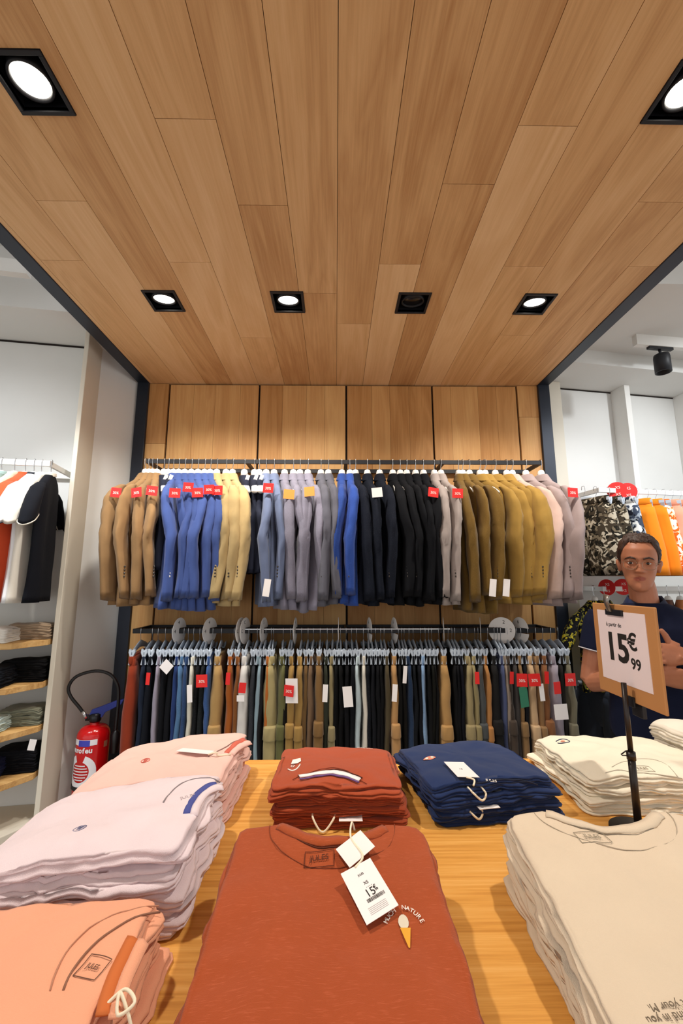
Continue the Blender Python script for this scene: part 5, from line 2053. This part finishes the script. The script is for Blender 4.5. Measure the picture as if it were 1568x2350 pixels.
def torso(m_, tab, n=28):
    rs = []
    for z, w, d, yc in tab:
        rs.append([(w * math.copysign(abs(math.cos(a)) ** .8, math.cos(a)), yc + d * math.copysign(abs(math.sin(a)) ** .85, math.sin(a)), z) for a in [2 * math.pi * i / n for i in range(n)]])
    return m_.rings(rs)


TORSO = [(.80, .150, .105, .01), (.90, .168, .112, .01), (1.0, .158, .108, .005), (1.10, .160, .108, .0), (1.22, .178, .112, .0), (1.31, .182, .105, .005), (1.355, .160, .088, .01), (1.39, .105, .070, .012), (1.405, .06, .055, .012)]
torso(mb, TORSO)
SH_R, EL_R, WR_R = Vector((-.185, .01, 1.325)), Vector((-.245, -.015, 1.055)), Vector((-.035, -.205, 1.135))
SH_L, EL_L, WR_L = Vector((.185, .01, 1.325)), Vector((.250, -.03, 1.075)), Vector((.098, -.215, 1.215))
ARMS = ((SH_R, EL_R, WR_R), (SH_L, EL_L, WR_L))


def limb(m_, pts, rad, n=14):
    return m_.tube(pts, rad, n)


for S, E, W in ARMS:
    limb(mb, [S + Vector((0, 0, .02)), S, S.lerp(E, .5), E + Vector((0, 0, .01)), E.lerp(W, .04), E.lerp(W, .3), E.lerp(W, .7), W], [.05, .052, .047, .040, .041, .043, .034, .027])
# legs
for s in (-1, 1):
    limb(mb, [(s * .085, .01, .88), (s * .09, .005, .66), (s * .092, .0, .48), (s * .094, .015, .30), (s * .095, .02, .07)], [.085, .074, .055, .055, .04], 16)


def fist(m_, W, palm_c, fdir, across, back, thumb):
    """Palm, four curled fingers and a thumb. FDIR along the knuckles' fingers, ACROSS from index to little finger, BACK out of the back of the hand."""
    fdir, across, back = Vector(fdir).normalized(), Vector(across).normalized(), Vector(back).normalized()
    rs = []
    for k, (d, w, t_) in enumerate(((-.046, .024, .020), (-.03, .033, .019), (0, .040, .017), (.03, .042, .015), (.042, .036, .011))):
        c_ = palm_c + fdir * d
        rs.append([c_ + across * (w * math.copysign(abs(math.cos(a)) ** .7, math.cos(a))) + back * (t_ * math.sin(a)) for a in [2 * math.pi * i / 16 for i in range(16)]])
    m_.rings(rs)
    m_.tube([W, palm_c - fdir * .03], [.027, .024], 12)
    for q, (o, l) in enumerate(((-.031, .92), (-.0105, 1.0), (.010, .95), (.030, .78))):
        k0 = palm_c + fdir * .036 + across * o + back * .006
        k1 = k0 + (fdir * .7 + back * -.45) * (.040 * l)
        k2 = k1 + (fdir * -.25 - back * .95) * (.026 * l)
        k3 = k2 + (fdir * -.95 - back * .1) * (.020 * l)
        m_.tube([k0, k0.lerp(k1, .5), k1, k2, k3], [.0095, .0092, .0098, .0088, .0075], 10)
    b0 = palm_c - fdir * .022 - across * .030
    b1 = palm_c + fdir * .002 - across * .046 - back * .012
    b2 = b1 + Vector(thumb) * .030
    b3 = b2 + Vector(thumb) * .022 + fdir * .006
    m_.tube([b0, b1, b2, b3], [.0145, .0135, .0112, .0085], 10)


# right hand low, left hand above it, both closed in front of the chest
pr_ = WR_R + Vector((.062, -.028, .005))
fist(mb, WR_R, pr_, (.92, -.30, .05), (.15, .25, -1), (-.2, -.95, -.1), (.55, -.3, .75))
pl_ = WR_L + Vector((-.060, -.018, .012))
fist(mb, WR_L, pl_, (-.95, -.2, .05), (.1, -.2, -1), (.2, -.95, .1), (-.35, -.2, .92))


def skin_material():
    m_, nt, N, L, b = _new('skin')
    tc = N.new('ShaderNodeTexCoord')
    n1 = N.new('ShaderNodeTexNoise')
    n1.inputs['Scale'].default_value = 30
    n1.inputs['Detail'].default_value = 4
    L.new(tc.outputs['Object'], n1.inputs['Vector'])
    mx = N.new('ShaderNodeMix')
    mx.data_type = 'RGBA'
    mx.inputs[6].default_value = lin('#a8694c')
    mx.inputs[7].default_value = lin('#bd7f60')
    L.new(n1.outputs['Fac'], mx.inputs[0])
    # lips: an ellipse round the mouth
    mp = N.new('ShaderNodeMapping')
    mp.vector_type = 'TEXTURE'
    c_ = HT @ Vector((0, -.098, -.0645))
    mp.inputs['Location'].default_value = c_
    mp.inputs['Scale'].default_value = (.025, .03, .010)
    L.new(tc.outputs['Object'], mp.inputs['Vector'])
    ln = N.new('ShaderNodeVectorMath')
    ln.operation = 'LENGTH'
    L.new(mp.outputs['Vector'], ln.inputs[0])
    mr = N.new('ShaderNodeMapRange')
    mr.inputs['From Min'].default_value = .8
    mr.inputs['From Max'].default_value = 1.1
    mr.inputs['To Min'].default_value = .75
    mr.inputs['To Max'].default_value = 0
    L.new(ln.outputs['Value'], mr.inputs['Value'])
    m2 = N.new('ShaderNodeMix')
    m2.data_type = 'RGBA'
    L.new(mr.outputs['Result'], m2.inputs[0])
    L.new(mx.outputs[2], m2.inputs[6])
    m2.inputs[7].default_value = lin('#8f4038')
    L.new(m2.outputs[2], b.inputs['Base Color'])
    b.inputs['Roughness'].default_value = .5
    b.inputs['Specular IOR Level'].default_value = .35
    b.inputs['Subsurface Weight'].default_value = .08
    b.inputs['Subsurface Radius'].default_value = (.01, .004, .002)
    return m_


def remesh(o, voxel, smooth_it):
    r = o.modifiers.new('skin', 'REMESH')
    r.mode, r.voxel_size, r.use_smooth_shade = 'VOXEL', voxel, True
    s_ = o.modifiers.new('soften', 'SMOOTH')
    s_.factor, s_.iterations = .5, smooth_it
    return o


remesh(mb.build('body', skin_material(), man, True), .0032, 2)
# polo shirt
mb = MB()
torso(mb, [(z, w + .016, d + .016, yc) for z, w, d, yc in [(.80, .158, .110, .01)] + TORSO[1:-1]] + [(1.412, .075, .068, .008)])
for S, E, W in ARMS:
    limb(mb, [S + Vector((-.02 if S.x > 0 else .02, 0, .03)), S + Vector((0, 0, -.01)), S.lerp(E, .3), S.lerp(E, .48), S.lerp(E, .50)], [.062, .068, .066, .066, .05])
polo = remesh(mb.build('polo_shirt', fabric(lin('#151b33')[:3], var=.12), man, True), .006, 4)
for S, E, W in ARMS:
    mb = MB()
    d_ = (E - S).normalized()
    c_ = S.lerp(E, .485)
    u_ = d_.orthogonal().normalized()
    v_ = d_.cross(u_)
    mb.tube([c_ + (u_ * math.cos(a) + v_ * math.sin(a)) * .0655 for a in [2 * math.pi * k / 24 for k in range(25)]], .0026, 6)
    mb.build('sleeve_trim', plain('pale_trim', '#cfcdd4', .8), polo, True)
mb = MB()
rs = []
for z, r1, r2 in ((1.375, .068, .074), (1.425, .062, .068), (1.432, .066, .073), (1.395, .088, .096), (1.388, .086, .093)):
    rs.append([(r1 * math.cos(a), .008 + r2 * math.sin(a), z + (.010 if math.sin(a) > 0 else -.030 * (math.sin(a) ** 2))) for a in [2 * math.pi * k / 28 for k in range(28)]])
mb.rings(rs, False, False)
mb.build('polo_collar', fabric(lin('#1b2648')[:3], var=.08), polo, True)
mb = MB()
mb.box(.060, .105, -.134, -.130, 1.205, 1.222)
mb.build('name_badge', M_TAGW, polo)
# trousers, shoes
mb = MB()
torso(mb, [(.74, .120, .098, .01), (.82, .165, .118, .01), (.93, .172, .118, .01), (.945, .165, .112, .01)])
for s in (-1, 1):
    limb(mb, [(s * .088, .01, .86), (s * .092, .005, .66), (s * .094, .0, .46), (s * .096, .015, .30), (s * .097, .02, .06)], [.098, .088, .074, .070, .064], 18)
remesh(mb.build('trousers', fabric(lin('#1a1c24')[:3], var=.1), man, True), .008, 4)
for s in (-1, 1):
    mb = MB()
    rs = []
    for y, w, h in ((.09, .02, .03), (.08, .036, .07), (.02, .042, .085), (-.05, .046, .06), (-.12, .046, .045), (-.165, .034, .035), (-.178, .012, .02)):
        rs.append([(s * .097 + w * math.cos(a), y, max(0.001, h * .5 + h * .5 * math.sin(a))) for a in [2 * math.pi * k / 16 for k in range(16)]])
    mb.rings(rs)
    mb.build('shoe', M_BLACK, man, True)
# hair: a cap of the head grid above the hairline, roughened
mb = MB()


def hairline(a):
    s = math.sin(a)
    if s < -.80:
        return .088
    if s < -.35:
        return .088 - (s + .80) / .45 * .050
    if s < -.05:
        return .038 - (s + .35) / .30 * .045
    if s < .3:
        return -.007 - .02 * (s + .05) / .35
    return -.06


rs = []
NR = 30
for j in range(NR + 1):
    ring = []
    for i in range(NA):
        a = 2 * math.pi * i / NA
        z0 = hairline(a) + .007 * fbm(math.cos(a) * 9, math.sin(a) * 9, 3)
        q = j / NR
        z = z0 + (.1168 - z0) * q
        front = max(0, -math.sin(a))
        th_ = (.0015 + .009 * min(1, j / 9)) * (1 - .25 * front) + .005 * fbm(math.cos(a) * 12, math.sin(a) * 12, z * 60) * min(1, j / 3)
        p_ = head_pt(a, min(z, .1168), th_)
        up = max(0, (z - .07) / .047)
        p_ = p_ + HT.to_3x3() @ Vector((.002 * fbm(i * .5, j * .3, 1), 0, .017 * up ** .8 * (1 + .55 * fbm(math.cos(a) * 7 * (1 - .5 * up), math.sin(a) * 7 * (1 - .5 * up), j * .25))))
        ring.append(p_)
    rs.append(ring)
mb.rings(rs, False, True)
hm, nt, N, L, b = _new('brown_hair')
tc = N.new('ShaderNodeTexCoord')
mp = N.new('ShaderNodeMapping')
mp.inputs['Scale'].default_value = (300, 40, 60)
L.new(tc.outputs['Object'], mp.inputs['Vector'])
nn = N.new('ShaderNodeTexNoise')
nn.inputs['Scale'].default_value = 1
nn.inputs['Detail'].default_value = 3
L.new(mp.outputs['Vector'], nn.inputs['Vector'])
cr = N.new('ShaderNodeValToRGB')
cr.color_ramp.elements[0].color, cr.color_ramp.elements[1].color = lin('#1d110b'), lin('#4d2f20')
L.new(nn.outputs['Fac'], cr.inputs[0])
L.new(cr.outputs[0], b.inputs['Base Color'])
bp = N.new('ShaderNodeBump')
bp.inputs['Strength'].default_value = .7
bp.inputs['Distance'].default_value = .004
L.new(nn.outputs['Fac'], bp.inputs['Height'])
L.new(bp.outputs['Normal'], b.inputs['Normal'])
b.inputs['Roughness'].default_value = .55
mb.build('hair', hm, man, True)
# eyes, brows, glasses
for s in (-1, 1):
    c_ = Vector((s * .031, -.0690, .001))
    mb = MB()
    rs = []
    for j in range(1, 10):
        tt = math.pi * j / 10
        rs.append([HT @ (c_ + Vector((.0115 * math.sin(tt) * math.cos(a), -.0115 * math.cos(tt), .0056 * math.sin(tt) * math.sin(a)))) for a in [2 * math.pi * k / 16 for k in range(16)]])
    mb.rings(rs)
    eye = mb.build('eye', plain('eye_white', '#cfc5bd', .25), man, True)
    mb = MB()
    mb.rings([[HT @ (c_ + Vector((r_ * math.cos(a) - .001, -.0118 + o_, r_ * .98 * math.sin(a) + .0005))) for a in [2 * math.pi * k / 14 for k in range(14)]] for r_, o_ in ((.0058, .002), (.0054, .0), (.001, -.0006))])
    mb.build('iris', plain('dark_iris', '#1d130d', .2), eye, True)
    mb = MB()
    P = [HT @ Vector((s * x, y, z)) for x, y, z in ((.013, -.0985, .0185), (.022, -.0985, .0235), (.034, -.0935, .0265), (.046, -.083, .0225), (.053, -.073, .0165))]
    mb.tube(P, [(.0020, .002), (.0042, .003), (.0044, .003), (.0032, .0028), (.0012, .0015)], 8)
    mb.build('eyebrow', hm, man, True)
gl = None
mb = MB()
for s in (-1, 1):
    P = []
    for k in range(29):
        a = 2 * math.pi * k / 28
        cx_, sy_ = math.cos(a), math.sin(a)
        P.append(HT @ Vector((s * .0335 + .0245 * math.copysign(abs(cx_) ** .75, cx_), -.1015 + .012 * abs(.0335 * s + .0245 * cx_) / .058, -.006 + .0195 * math.copysign(abs(sy_) ** .75, sy_))))
    mb.tube(P, .00095, 6)
    mb.tube([HT @ Vector(p) for p in ((s * .057, -.092, .004), (s * .071, -.080, .004), (s * .077, .0, .002), (s * .076, .03, -.008))], .0012, 6)
mb.tube([HT @ Vector(p) for p in ((-.010, -.1015, .0), (0, -.107, .004), (.010, -.1015, .0))], .001, 6)
gl = mb.build('glasses', plain('glasses_metal', '#a58f7c', .25, .9), man, True)
